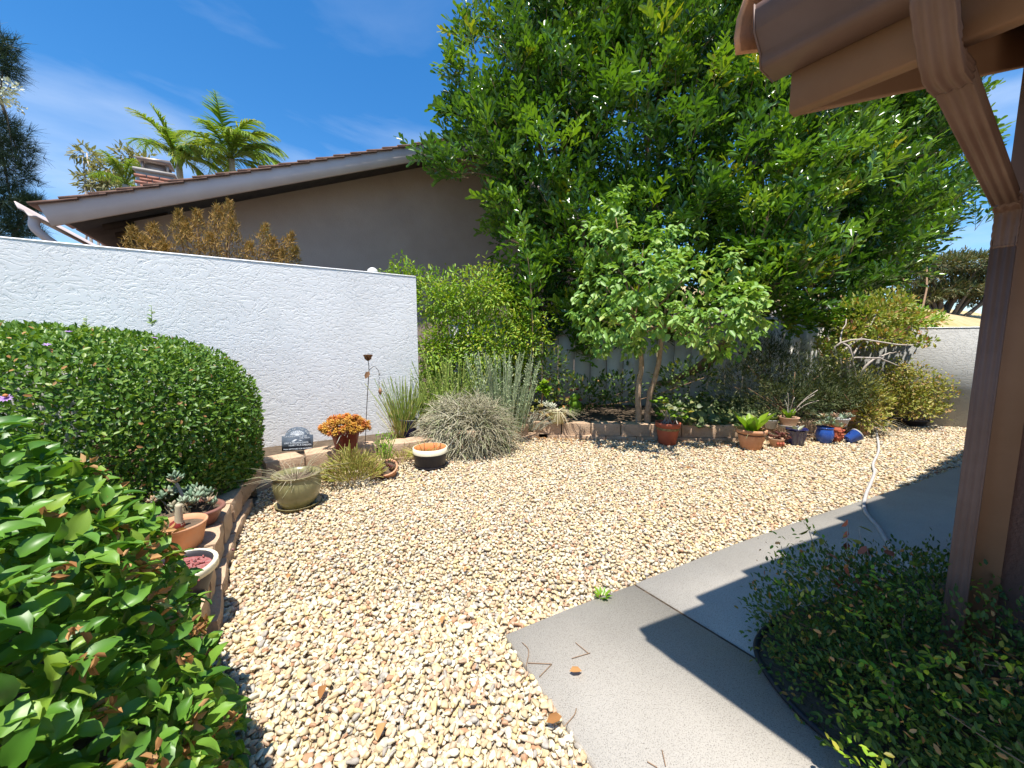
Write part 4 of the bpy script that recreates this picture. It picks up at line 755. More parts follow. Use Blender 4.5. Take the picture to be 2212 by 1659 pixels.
m.scatter(LEAF[0], LEAF[1], P, norm(N*.55 + rdir(k)*.9 + [0,0,.2]), norm(N + .7*rdir(k) + [0,0,.3]), .036*rng.uniform(.6,1.3,k), np.clip(rng.random(k)*.75 + .25*(N[:,2]*.5+.3)*rng.random(k), 0, 1)); m.build('foliage', MAT['L_hedge'], hedge, kind='stuff')  # upward-facing leaves toned lighter: top light put into the leaf colour
s_ = M()
for i in range(26):
    a = rng.random()*6.28; e = hc + np.array([math.cos(a)*hr[0]*.8, math.sin(a)*hr[1]*.8, rng.uniform(-.1,.6)]); b = np.array([hc[0]+rng.normal()*.3, hc[1]+rng.normal()*.15, .12]); s_.tube(smooth_path([b, (b+e)/2+[0,0,-.05], e], 6), np.linspace(.022,.006,6), 5)
s_.build('stems', MAT['twig'], hedge, True)
m = M(); P, N = sup(700, hc, (hr[0]+.01, hr[1]+.01, hr[2]+.01), 2.7, .02, .3, 1); k = len(P); m.scatter(LEAF[0], LEAF[1], P, rdir(k), N, .028*rng.uniform(.6,1.3,k), rng.random(k)); m.build('dry_leaves', MAT['L_dry'], hedge, kind='stuff')
def flower(m, c, n, r, np_=9):
    n = norm(np.array(n, float)); x = norm(np.cross(n, [.2,.9,.3])); y = np.cross(n, x); a = np.arange(np_)*2*np.pi/np_; D = np.cos(a)[:,None]*x + np.sin(a)[:,None]*y
    m.scatter(LEAFN[0], LEAFN[1], np.repeat(np.array([c]), np_, 0), D + n*.15, np.repeat(n[None], np_, 0), r*rng.uniform(.85,1.1,np_), rng.random(np_))
P, N = sup(60, hc, (hr[0]+.015, hr[1]+.015, hr[2]+.015), 2.7, .0, .9, 1); q = N[:,2] > .35; P, N = P[q][:16], N[q][:16]
for p, n_ in zip(P, N): f = M(); flower(f, p, n_, .022, 7); f.build('flower', MAT['petal'], hedge)
# a few fronds shooting from its top
m = M(); 
for px, py in [(327,660),(186,684)]:
    e = W(px, py, 2.75); b = e - np.array([.01,0,.15]); m.tube(np.stack([b, e]), [.0025,.0012], 4); k = 26; u = rng.random(k); s1 = np.where(np.arange(k) % 2, 1, -1)
    m.scatter(LEAFN[0], LEAFN[1], b + (e-b)*u[:,None], np.stack([s1*.8, rng.normal(size=k)*.3, np.full(k,.45)], 1), np.tile([0,-.8,.6],(k,1)), .036*(1.15-u*.6), rng.uniform(.5,1,k))
m.build('shoots', MAT['L_hedge'], hedge, kind='stuff')

# large-leaved hedge close by on the left: the biggest leaves are single pieces
def big_leaf(k):
    V, n = [], 7
    for i in range(n+1):
        u = i/n; w = .315*math.sin(math.pi*min(1, u*.93+.055))**.75*(1.02-u*.22); z = .10*math.sin(u*2.6) - (.06+.07*k)*u*u*2; tooth = .024 if i % 2 else -.006
        V += [[u, w+tooth*(0 < i < n), z+.065+.02*k], [u, w*.5, z+.026], [u, 0, z], [u, -w*.5, z+.026], [u, -w-tooth*(0 < i < n), z+.065+.02*k]]
    F = [[5*i+j, 5*i+j+1, 5*i+6+j, 5*i+5+j] for i in range(n) for j in range(4)]
    return np.array(V), np.array(F)
nhg = thing('large_leaved_hedge', (-1.9, .5, 0), 'large-leaved bright green hedge with a lavender flower, spilling towards the gravel', 'hedge')
nc = np.array([-1.916, .441, .05]); nr = (1.25, 1.08, 1.26); P, N = sup(44000, np.zeros(3), nr, 2.25, .24, -9, 3); ca_, sa_ = math.cos(-.349), math.sin(-.349)
Rz = np.array([[ca_,-sa_,0],[sa_,ca_,0],[0,0,1]]); P, N = P @ Rz.T + nc, N @ Rz.T; q = (P[:,2] > .02) & (P[:,1] > -.1) & (P[:,0] > -2.6); P, N = P[q], N[q]
# uneven outline: clumps of shoots
k = len(P); P = P + N*(np.array([mnoise.noise(Vector(tuple(p*4.2))) for p in P])*.05)[:,None]
D = norm(N*.45 + rdir(k)*.8 + np.array([.25,.15,.35])); NN = norm(N*.8 + np.array([0,0,.7]) + .45*rdir(k)); S = .054*rng.uniform(.6,1.25,k); RN = rng.random(k)
view = np.array([0,0,CAM_H]) - P; dist = np.linalg.norm(view, axis=1); facing = (N*view).sum(1)/dist
infr = (np.abs(P[:,0])/np.maximum(P[:,1], .05) < 1.36) & (P[:,1] > .3)
dep = np.abs(((np.abs(((P-nc) @ Rz)/np.array(nr))**2.25).sum(1)))
score = np.where(infr & (facing > .1), S/dist*(dep > .9), 0); idx = np.argsort(-score)[:300]; rest = np.ones(k, bool); rest[idx] = False
BL = [big_leaf(i) for i in range(3)]; w_ = rng.integers(0, 3, k); m = M()
for i in range(3):
    q = rest & (w_ == i); m.scatter(BL[i][0], BL[i][1], P[q], D[q], NN[q], S[q], RN[q])
m.build('foliage', MAT['L_near'], nhg, True, kind='stuff')
tones = np.linspace(0.05, .95, 5); BM = [[M().add(BL[i][0], BL[i][1], tn).mesh('leaf', MAT['L_near'], True) for tn in tones] for i in range(3)]; off = np.array(nhg.location)
for j in idx:
    d = norm(D[j]); n_ = norm(NN[j] - d*(NN[j]@d)); y = np.cross(n_, d); R3 = Matrix((d, y, n_)).transposed()
    link('leaf', BM[w_[j]][int(RN[j]*4.99)], nhg, P[j]-off, R3.to_euler(), (S[j],)*3)
m = M(); q = rng.choice(np.flatnonzero((score > 0) & (dep > .93)), 70, False); q = np.repeat(q, 8); n_d = len(q); m.scatter(LEAF[0]*np.array([1,.9,2.5]), LEAF[1], P[q]+N[q]*.022+rdir(n_d)*.012, rdir(n_d), rdir(n_d), .026*rng.uniform(.5,1.4,n_d), rng.random(n_d)); m.build('dry_leaves', MAT['L_dry'], nhg, kind='stuff')
s_ = M()
for i in range(45):
    e = P[rng.integers(0,k)]; b = nc + np.array([rng.normal()*.2, rng.normal()*.2, -.05]); s_.tube(smooth_path([b, (b+e)/2+[0,0,.05], e], 6), np.linspace(.014,.004,6), 5)
s_.build('stems', MAT['twig'], nhg, True)
for (px, py, Y_, r_) in [(40,998,1.22,.042),(12,862,1.75,.03)]:
    f = M(); flower(f, W(px,py,Y_), (.25,-.5,.8), r_, 11); fo = f.build('flower', MAT['petal'], nhg); c_ = W(px,py-6,Y_); m = M(); m.lathe([(.001,.012),(.008,.008),(.01,0),(.001,-.004)], 8, c_); m.build('flower_centre', MAT['orange'], fo)

# ---------------------------------------------------------------- planter shrubs under the tree
rt = strip_t(.22, 1, 0)
shrub('rosemary_shrub', 'dark fine-leaved shrub in the planter below the white fence', 'shrub', 'L_rose', G(1700,915,.16), [(W(1610,830,5.3),(.45,.4,.45)), (W(1680,800,5.5),(.55,.4,.5)), (W(1740,830,5.4),(.45,.4,.42)), (W(1700,860,5.1),(.5,.35,.3)), (W(1650,760,5.6),(.35,.3,.3))], 11000, rt, .048, up=.6, lump=.3, stems=12, lo=.3, seed=31)
shrub('rosemary_shrub', 'dark spreading fine-leaved shrub next to the yellow-green bush and clay pots', 'shrub', 'L_rose', G(1810,905,.16), [(W(1800,830,5.4),(.40,.35,.42)), (W(1840,850,5.3),(.30,.3,.32)), (W(1780,860,5.1),(.35,.3,.25))], 6400, rt, .05, up=.5, lump=.3, stems=9, lo=.3, seed=37)
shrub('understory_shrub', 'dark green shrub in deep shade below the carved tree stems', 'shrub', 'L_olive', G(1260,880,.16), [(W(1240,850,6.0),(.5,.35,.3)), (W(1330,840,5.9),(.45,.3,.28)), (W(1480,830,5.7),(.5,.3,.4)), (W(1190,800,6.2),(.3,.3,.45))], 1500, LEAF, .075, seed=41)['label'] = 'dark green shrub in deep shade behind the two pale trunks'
iv = thing('ivy', G(1560,905,.16), 'broad-leaved ivy spilling over the planter blocks behind the banded pots', 'ivy'); m = M(); k = 900
P = np.stack([rng.uniform(2.15, 3.75, k), np.zeros(k), np.zeros(k)], 1); P[:,1] = 4.98 + rng.uniform(0,.75,k) - .06*np.sin(P[:,0]*3); P[:,2] = .2 + rng.random(k)*(.12 + .30*(P[:,1]-4.98)); 
ivt = np.array([[0,0,0],[.1,.42,.05],[.45,.5,.06],[1,0,-.06],[.45,-.5,.06],[.1,-.42,.05]]); m.scatter(ivt, np.array([[0,5,4,3],[0,3,2,1]]), P, norm(np.stack([rng.normal(size=k), -rng.random(k)*1.2, -rng.random(k)*.5], 1)), norm(np.array([0,-.7,.8]) + .5*rdir(k)), .085*rng.uniform(.6,1.2,k), rng.random(k)); m.build('leaves', MAT['L_ivy'], iv, kind='stuff'); iv['kind'] = 'stuff'
# yellow-green bush, grey stems at the right end of the planter
shrub('yellow_bush', 'yellow-green arching bush at the right end of the block planter', 'bush', 'L_yellow', G(1862,910,.1), [(W(1850,840,5.5),(.26,.25,.30)), (W(1880,870,5.4),(.22,.22,.22)), (W(1868,900,5.2),(.18,.2,.18))], 1900, LEAFN, .075, up=.2, lump=.3, seed=44)
# pink-tipped shrub leaning over the grey wall, with bare pale branches
pk = shrub('pink_tipped_shrub', 'sprawling shrub with pink and orange tips and bare pale branches above the grey wall', 'shrub', 'L_pink', G(1862,900,0), [(W(1870,690,5.85),(.48,.4,.30)), (W(1930,690,5.95),(.45,.4,.26)), (W(1840,720,5.65),(.20,.2,.16)), (W(1900,660,6.05),(.4,.35,.18)), (W(1905,730,5.55),(.30,.25,.14)), (W(1800,770,5.55),(.18,.2,.16)), (W(1990,738,5.25),(.14,.12,.05)), (W(1780,745,5.65),(.10,.1,.12))], 4600, LEAF, .062, up=.5, lump=.32, stems=0, seed=47)
s_ = M(); pr = W(1850,850,5.45)
for pts in [[(1850,850,5.45),(1835,790,5.45),(1860,740,5.55),(1915,690,5.75)], [(1850,850,5.45),(1815,770,5.45),(1870,720,5.55),(1905,650,5.85)], [(1850,850,5.45),(1800,760,5.45),(1850,735,5.35),(1960,745,5.25),(1992,735,5.25)], [(1850,850,5.45),(1870,790,5.35),(1920,765,5.35),(1945,760,5.25)], [(1850,850,5.45),(1830,780,5.35),(1895,775,5.25),(1940,790,5.25)], [(1850,850,5.45),(1790,790,5.45),(1770,800,5.35)], [(1850,850,5.45),(1840,760,5.35),(1815,735,5.45),(1830,690,5.65)]]:
    q = [W(*p) for p in pts]; P = smooth_path(q, 14); s_.tube(P + rng.normal(size=P.shape)*.006, np.linspace(.020,.006,14), 5)
s_.tube(np.stack([G(1862,900,0), pr]), [.032,.028], 6); s_.build('branches', MAT['palebranch'], pk, True)
# thin whips before the dark shrubs
# round potted shrub by the grey wall is built with its pot below

# ---------------------------------------------------------------- far trees
def needle_tree(name, label, base, clumps, mat, n, L_, trunk_pts, bark, r0=.25, tmpl=NEEDLE):
    t = thing(name, base, label, 'tree'); m, b = M(), M()
    for (c, r) in clumps:
        P, N = cloud(max(6, n), c, (r, r, r*.8), .2, 1.5, .3, rng.integers(0,99)); q = 9
        for p, nn in zip(P, N): m.scatter(tmpl[0], tmpl[1], np.repeat(p[None], q, 0), norm(nn*.7 + rdir(q)*.8 + [0,0,.25]), rdir(q), L_*rng.uniform(.7,1.2,q), np.clip(rng.normal(.4,.2)+rng.normal(size=q)*.15, 0, 1))
        k = trunk_pts[min(len(trunk_pts)-1, rng.integers(1, len(trunk_pts)))]; b.tube(smooth_path([k, (np.array(k)+c)/2 + [0,0,-.1], c], 6), np.linspace(r0*.3, r0*.08, 6), 5)
    m.build('crown', MAT[mat], t, kind='stuff'); b.build('branches', MAT[bark], t, True, kind='stuff'); M().tube(smooth_path(trunk_pts, 12), np.linspace(r0, r0*.4, 12), 9).build('trunk', MAT[bark], t, True)
    return t
pT = W(-60,520,13.0); needle_tree('pine_tree', 'dark long-needled pine at the far left beyond the neighbouring house', (pT[0],pT[1],0), [(W(x,y,13.0),r) for x,y,r in [(0,95,.42),(8,140,.42),(-40,160,.7),(-30,260,.6),(10,290,.62),(35,320,.5),(-10,350,.9),(30,370,.6),(10,420,.8),(-20,470,.9),(25,440,.5),(40,490,.45),(-60,400,1.),(70,440,.25),(0,510,.7)]], 'pine', 150, .34, [(pT[0],pT[1],0), W(-60,640,13.0), W(-60,300,13.0), W(-45,60,13.0)], 'darkbark')
pB = W(12,190,12.5); bb = shrub('blossom_tree', 'sparse tree with pale pink blossom clusters beside the dark pine', 'tree', 'S_white', (pB[0]-2.6,pB[1],0), [(W(15,185,12.5),(.35,.3,.12)), (W(8,215,12.5),(.3,.3,.12)), (W(38,232,12.5),(.18,.2,.1)), (W(-60,200,12.5),(.8,.5,.5))], 480, LEAF, .12, stems=2, bark='darkbark', stem_r=.012, seed=61)
def palm(label, tip, base_z, fr, n, L_, wind):
    c = np.array(tip); t = thing('palm_tree', (c[0], c[1], 0), label, 'palm', 'palms behind the neighbouring roof'); M().tube(smooth_path([(c[0],c[1],0), (c[0]+.05,c[1],c[2]*.5), c], 12), np.linspace(.16,.10,12), 9).build('trunk', MAT['palebranch'], t, True)
    for i in range(n):
        a = i*2.4; el = rng.uniform(.35, 1.4); d = np.array([math.cos(a)*math.cos(el), math.sin(a)*math.cos(el), math.sin(el)]); P = [c]; v = d.copy()
        for s in range(9): v = norm(v + np.array([wind*.05, 0, -.13 - .02*s])); P.append(P[-1] + v*L_/9)
        P = np.array(P); m = M(); m.tube(P, np.linspace(.02,.006,len(P)), 4); Q = resample(P, L_/44)[3:]; T = norm(np.gradient(Q, axis=0)); sd = norm(np.cross(T, [0,0,1.])); 
        for s in (-1, 1): k = len(Q); m.scatter(*strip_t(.11, 2, .35), Q, norm(T*.6 + s*sd*.75 + np.array([wind*.4,0,-.05]) + rng.normal(size=(k,3))*.1), norm(np.array([0,0,1.]) + s*sd*.3), L_*.30*np.sin(np.linspace(.35,2.9,k)), np.clip(rng.random(k)*.5 + rng.random()*.5, 0, 1))
        m.build('frond', MAT['palm'], t)
    return t
palm('palm with broad windblown fronds beside the chimney', W(385,345,15), 0, 0, 19, 1.9, 1.2)
palm('tall feathery palm standing right of the broad-fronded palm', W(500,345,15.5), 0, 0, 22, 2.3, .9)
palm('short palm with drooping dull fronds in front of the grey-green tree', W(272,400,14.5), 0, 0, 10, 1.3, .7)
pE = W(210,420,20); shrub('eucalyptus_tree', 'sparse grey-green tree behind the neighbouring roof', 'tree', 'euc', (pE[0],pE[1],0), [(W(185,335,20),(.55,.5,.35)), (W(200,395,20),(.6,.5,.55)), (W(235,370,20),(.6,.5,.6)), (W(275,345,20),(.5,.5,.5)), (W(245,405,20),(.7,.6,.4)), (W(310,350,20),(.5,.4,.5))], 1500, LEAFN, .30, up=-.3, stems=10, stem_r=.09, bark='palebranch', lump=.35, seed=71)
pC = W(2035,660,24); ct = shrub('cypress_tree', 'wide dark wind-swept cypress on the dry slope beyond the grey wall', 'tree', 'cypress', (pC[0],pC[1],2.0), [(W(1975,600,24),(1.1,1,.6)), (W(2030,575,24),(1.6,1.2,.55)), (W(2095,570,24),(1.5,1.2,.8)), (W(2110,630,24),(1.2,1.2,.9)), (W(2050,625,24),(1.5,1.2,.5)), (W(2000,640,24),(1.0,1,.5)), (W(2160,600,24),(2.0,1.2,1.3)), (W(1965,640,24),(.5,.5,.4))], 17000, strip_t(.3,1,0), .24, up=.3, stems=22, stem_r=.16, bark='darkbark', lump=.3, seed=77, lo=.35)
pD = W(1985,690,11); shrub('yellow_shrub', 'low bright green and yellow shrub just beyond the grey wall', 'shrub', 'L_feather', (pD[0],pD[1],.3), [(W(1950,690,10),(.5,.4,.35)), (W(1995,692,10.5),(.45,.4,.28)), (W(1965,705,10),(.4,.3,.3))], 1500, LEAF, .09, seed=81)
pO = W(1920,590,13); shrub('olive_tree', 'pale green tree seen between the big tree and the cypress', 'tree', 'L_feather', (pO[0],pO[1],0), [(W(1940,560,14),(.8,.6,.55)), (W(1890,600,14),(.8,.6,.5)), (W(1980,555,15),(.5,.5,.25))], 1800, LEAFN, .13, seed=85, stem_r=.05)
# bit of a far house over the fence
fh = W(1845,668,14); t_ = thing('house', (fh[0],fh[1],0), 'distant brown house corner showing over the board fence', 'house')
M().box((fh[0]-2.2,fh[1]+2,1.1), (6.0,3.5,2.2)).build('wall', MAT['brownwall'], t_)
m = M(); m.hexa([(fh[0]-5.6,fh[1]-.1,2.2),(fh[0]+1.2,fh[1]-.1,2.2),(fh[0]+1.2,fh[1]+4.2,2.2),(fh[0]-5.6,fh[1]+4.2,2.2),(fh[0]-5.4,fh[1]+1.6,3.0),(fh[0]+.9,fh[1]+1.6,3.0),(fh[0]+.9,fh[1]+2.4,3.0),(fh[0]-5.4,fh[1]+2.4,3.0)]); m.build('roof', MAT['greywood'], t_)

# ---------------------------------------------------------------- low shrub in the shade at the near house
ss = shrub('shade_shrub', 'low fine-leaved shrub in the eave shadow beside the downspout', 'shrub', 'L_olive', (1.55,1.25,.0), [((1.35,1.42,.16),(.32,.30,.22)), ((1.55,1.25,.22),(.42,.40,.27)), ((1.30,1.10,.15),(.30,.28,.22)), ((1.62,1.55,.18),(.40,.30,.22)), ((1.45,.85,.18),(.40,.32,.24)), ((1.75,.95,.24),(.40,.40,.28)), ((1.30,.78,.12),(.24,.2,.18)), ((1.85,1.45,.2),(.3,.3,.25)), ((1.16,.90,.10),(.20,.2,.15)), ((1.13,1.22,.12),(.20,.22,.16)), ((1.2,1.45,.12),(.2,.18,.16))], 19000, LEAF, .021, up=.35, lump=.26, lo=.35, stems=30, stem_r=.006, seed=91, zmin=.012)
m = M()
for i in range(100):
    c, r = [((1.45,.95),.35), ((1.5,1.3),.42), ((1.12,.84),.16)][i % 3]; a = rng.random()*6.28; b = np.array([c[0]+math.cos(a)*r*.8, c[1]+math.sin(a)*r*.8, rng.uniform(.25,.42) if i % 3 < 2 else rng.uniform(.1,.25)]); d = norm(np.array([math.cos(a)*.8, math.sin(a)*.8, .35]))
    k = 8; q = b + d*np.linspace(0,.12,k)[:,None]; m.scatter(LEAF[0], LEAF[1], q, norm(d*.6 + rdir(k)), norm(np.array([0,0,1.])+.4*rdir(k)), .024*rng.uniform(.7,1.2,k), rng.random(k))
m.build('sprigs', MAT['L_feather'], ss, kind='stuff')
m, s_ = M(), M(); k = 420; P = np.stack([rng.uniform(1.05,1.95,k), rng.uniform(.7,1.6,k), rng.uniform(.2,.46,k)], 1); m.scatter(LEAF[0], LEAF[1], P, rdir(k), rdir(k), .018*rng.uniform(.6,1.4,k), rng.random(k)); m.build('dry_leaves', MAT['L_dry'], ss, kind='stuff')
for i in range(14):
    b = np.array([rng.uniform(1.1,1.85), rng.uniform(.72,1.5), rng.uniform(.22,.36)]); d = norm(np.array([rng.normal(), rng.normal(), .35])); s_.tube(smooth_path([b, b + d*.09 + rng.normal(size=3)*.01, b + d*.2], 5), np.linspace(.0028,.0012,5), 4)
s_.build('dry_twigs', MAT['twig'], ss, kind='stuff')
dt = thing('twiggy_shrub', G(2040,1235,.01), 'twiggy shrub with rust-red dead leaves against the downspout foot', 'shrub'); m, s_, d_ = M(), M(), M()
b0 = np.array([1.72,1.62,.0])
for i in range(16):
    e = b0 + np.array([-rng.uniform(.0,.42), rng.uniform(-.15,.25), rng.uniform(.15,.50)]); P = smooth_path([b0 + rng.normal(size=3)*.02*[1,1,0], (b0+e)/2 + rng.normal(size=3)*.04, e], 8); s_.tube(P, np.linspace(.005,.0015,8), 4)
    k = 5; q = P[3:]; (d_ if i % 3 else m).scatter(LEAF[0], LEAF[1], q, norm(rdir(k)+[0,0,-.5]), rdir(k), .05*rng.uniform(.7,1.2,k), rng.random(k)*.5)
m.build('foliage', MAT['L_yellow'], dt, kind='stuff'); d_.build('dead_leaves', MAT['redclay'], dt, kind='stuff'); s_.build('stems', MAT['palebranch'], dt, True)

# ================================================================ POTS, SUCCULENTS AND SMALL THINGS
def rx(V, ax, a, c):
    R3 = np.array(Matrix.Rotation(a, 3, ax)); return (np.asarray(V)-c) @ R3.T + c
def pot(name, label, base, r, h, mat, shape='flower', rim=None, soil='soil', tilt=None, bands=(), saucer=None, inner=None, cat='potted plant', sxy=(1,1), group=None, n=28):
    """hollow pot with rim and soil; r is the rim's radius"""
    t = thing(name, (0,0,0), label, cat, group)
    sh = {'flower': [(.66,0),(.70,.02),(.95,.78),(.95,.80),(1.04,.81),(1.04,.985),(1.02,1.0),(.92,1.0),(.88,.80)],
          'plain': [(.62,0),(.68,.02),(.98,.93),(1.03,.95),(1.03,1.0),(.95,1.0),(.90,.82)],
          'bowl': [(.60,0),(.70,.03),(.90,.30),(1.0,.58),(1.0,.74),(.95,.90),(.97,.96),(1.03,1.0),(.93,1.0),(.88,.80)],
          'dish': [(.70,0),(.78,.04),(.98,.80),(1.06,.86),(1.06,.98),(1.0,1.0),(.93,.98),(.90,.75)],
          'urn': [(.72,0),(.78,.03),(.98,.35),(1.0,.60),(.88,.84),(.84,.88),(.92,.94),(.94,1.0),(.84,1.0),(.80,.8)],
          'jar': [(.62,0),(.74,.06),(.98,.30),(1.0,.5),(.88,.68),(.92,.74),(1.0,.80),(.92,.90),(.80,.94),(.82,1.0),(.72,1.0),(.70,.8)],
          'tub': [(.88,0),(.90,.02),(.99,.70),(1.0,.72),(1.03,.74),(1.03,1.0),(.97,1.0),(.93,.65)]}[shape]
    b = np.array(base, float)
    R_ = lambda V: V if tilt is None else rx(V, tilt[0], tilt[1], b)
    def mk(prof, nm, mt, par=t, smooth=True):
        m = M(); m.lathe([(q*r, z*h) for q, z in prof], n, b, sx=sxy[0], sy=sxy[1]); m.v = [R_(v) for v in m.v]; return m.build(nm, MAT[mt], par, smooth)
    p = mk([(.001, 0)] + sh, 'pot', mat)
    if rim: k = len(sh); mk([(q*1.012, z) for q, z in sh if z >= rim[1] and q > .9][0:1] + [(q*1.012, z+.004) for q, z in sh if z >= rim[1]], 'rim', rim[0], p)
    if inner: mk([(q*.985, z) for q, z in sh[-3:]] + [(sh[-1][0]*.98, sh[-1][1]-.22)], 'inside', inner, p)
    for z0_, z1_, mt in bands:
        f = lambda z: np.interp(z, [s[1] for s in sh[:-2]], [s[0] for s in sh[:-2]])
        mk([(f(z0_)+.002, z0_), (f(z0_)+.02, z0_+.01), (f(z1_)+.02, z1_-.01), (f(z1_)+.002, z1_)], 'band', mt, p)
    zs = sh[-1][1] + (.03 if not inner else -.2); m = M(); m.lathe([(.001, (zs+.02)*h), (sh[-1][0]*r*.6, (zs+.015)*h), (sh[-1][0]*r*1.02, zs*h)], 18, b, sx=sxy[0], sy=sxy[1]); m.v = [R_(v) for v in m.v]; m.build('soil', MAT[soil], t)
    if saucer: m = M(); m.lathe([(.001,-.022),(r*.82,-.022),(r*.92,.012),(r*.97,.016),(r*.93,.018),(r*.8,-.012),(.001,-.012)], 26, b); m.build('saucer', MAT[saucer], t, True)
    return t, b + np.array([0,0,zs*h])
def stems_up(t, c, n, L_, rad, mat, w=.03, lean=.4, bend=.15, part='foliage', wind=(0,0,0), lo=.5):
    m = M(); a = rng.random(n)*6.28; q = np.sqrt(rng.random(n)); P = c + np.stack([np.cos(a)*q*rad, np.sin(a)*q*rad, np.zeros(n)], 1); D = norm(np.stack([np.cos(a)*q*lean, np.sin(a)*q*lean, np.ones(n)], 1) + rng.normal(size=(n,3))*.12 + np.array(wind))
    T = prism_t(w, bend); m.scatter(T[0], T[1], P, D, norm(np.array([0,0,1.]) + .3*rdir(n)), L_*rng.uniform(lo,1.1,n), rng.random(n)); return m.build(part, MAT[mat], t, kind='stuff')
def rosettes(t, centres, mat, size, n=9, part='rosettes', cone=.8, tmpl=FAT):
    m = M()
    for c, ax in centres:
        ax = norm(np.array(ax, float)); x = norm(np.cross(ax, [.3,.8,.2])); y = np.cross(ax, x); i = np.arange(n); a = i*2.4; e = cone*(1 - .75*i/n)
        D = ax*np.cos(e*1.4)[:,None] + (np.cos(a)[:,None]*x + np.sin(a)[:,None]*y)*np.sin(e*1.4)[:,None]; m.scatter(tmpl[0], tmpl[1], np.repeat(np.array([c]), n, 0), D, np.repeat(ax[None], n, 0), size*rng.uniform(.75,1.15,n), np.clip(np.full(n, rng.random()) + rng.normal(size=n)*.12, 0, 1))
    return m.build(part, MAT[mat], t, kind='stuff')
def leaves_up(t, c, n, L_, mat, lean=.5, tmpl=LEAF, part='foliage', rad=.03, droop=0):
    m = M(); a = np.arange(n)*2.4 + rng.random(n)*.4; P = c + np.stack([np.cos(a)*rad, np.sin(a)*rad, np.zeros(n)], 1); D = np.stack([np.cos(a)*lean, np.sin(a)*lean, rng.uniform(.6,1.1,n)-droop], 1)
    m.scatter(tmpl[0], tmpl[1], P, norm(D), norm(np.stack([-np.cos(a), -np.sin(a), np.full(n,.8)], 1)), L_*rng.uniform(.7,1.15,n), rng.random(n)); return m.build(part, MAT[mat], t, kind='stuff')

# --- left planter
t, c = pot('potted_plant', 'olive green glazed bowl pot with straw-like plant standing on the gravel', G(645,1088,.022), .172, .255, 'green', 'bowl', rim=('olive', .88), saucer='olive')
stems_up(t, c, 46, .30, .11, 'S_straw', .020, 1.2, .55, lo=.35); stems_up(t, c, 30, .16, .13, 'S_straw', .03, 1.8, .9, 'dry_stems')
t, c = pot('potted_plant', 'maroon plastic pot overflowing with an orange succulent on the planter blocks', G(748,968,.215), .145, .215, 'maroon', 'flower')
cs = []
for i in range(150):
    d = rdir(1)[0]; d[2] = abs(d[2])*.9 - .12; p = c + np.array([0,0,.03]) + d*np.array([.23,.20,.17])*rng.uniform(.7,1.05); cs.append((p, d + [0,0,.3]))
rosettes(t, cs, 'S_orange', .042, 11, cone=1.0); stems_up(t, c - [0,0,.02], 26, .16, .11, 'S_white', .05, 1.3, .8, 'stalks')
t, c = pot('potted_plant', 'broken terracotta bowl tipped over with a green upright succulent', G(838,1024,.02), .105, .10, 'terracotta', 'dish', tilt=('X', .5))
stems_up(t, c + [-.04,.06,.0], 16, .30, .04, 'S_reed', .05, .35, .05); m = M(); k = 130; q = c + np.stack([rng.normal(size=k)*.05-.04, rng.normal(size=k)*.05+.05, rng.uniform(.10,.32,k)], 1); m.scatter(LEAFN[0], LEAFN[1], q, norm(rdir(k)+[0,0,.8]), rdir(k), .035, rng.random(k)); m.build('leaves', MAT['L_bright'], t, kind='stuff')
rosettes(t, [(c + rng.normal(size=3)*[.06,.06,.01], (0,0,1)) for i in range(9)], 'S_red', .035, 8, 'offsets')
t, c = pot('potted_plant', 'black round tub with cream rim and orange inside among trailing succulents', G(930,1006,.015), .172, .205, 'black', 'tub', rim=('cream', .74), inner='orange', saucer='black')
stems_up(t, c + [-.1,.05,0], 40, .17, .08, 'S_yellow', .06, 1.1, .4)
t, c = pot('potted_plant', 'tall navy glazed pot with upright yellow-green reeds against the white wall', G(884,950,.14), .105, .26, 'navy', 'plain')
stems_up(t, c + [-.05,0,-.1], 150, .62, .11, 'S_reed', .020, .26, .06, lo=.55); stems_up(t, c + [-.09,-.05,-.2], 50, .5, .07, 'S_yellow', .022, .35, .2, 'young_stems')
# ground plants by the white wall
t = thing('trailing_succulent', G(1005,985,.0), 'big mound of trailing grey-green succulent stems spilling onto the gravel', 'succulent'); m = M(); n = 3400
b = G(1005,965,.08) + np.array([0,.12,0]); a = rng.random(n)*6.28; el = rng.uniform(-.25,1.25,n); d = np.stack([np.cos(a)*np.cos(el), np.sin(a)*np.cos(el), np.sin(el)], 1); P = b + d*np.array([.56,.44,.48])*rng.uniform(.55,1.0,n)[:,None] + [0,0,.1]; q = P[:,2] > .02; P, d = P[q], d[q]; n = len(P)
T = prism_t(.055, .5); m.scatter(T[0], T[1], P, norm(d*.8 + rdir(n)*.5 + [0,0,-.15]), norm(np.array([0,0,1.]) + d*.6), .17*rng.uniform(.6,1.3,n), rng.random(n)); m.build('stems', MAT['S_grey'], t, kind='stuff')
m = M(); k = 500; i = rng.integers(0, n, k); m.scatter(LEAFN[0], LEAFN[1], P[i] + rdir(k)*.03, rdir(k), rdir(k), .04, rng.random(k)); m.build('leaves', MAT['L_rose'], t, kind='stuff')
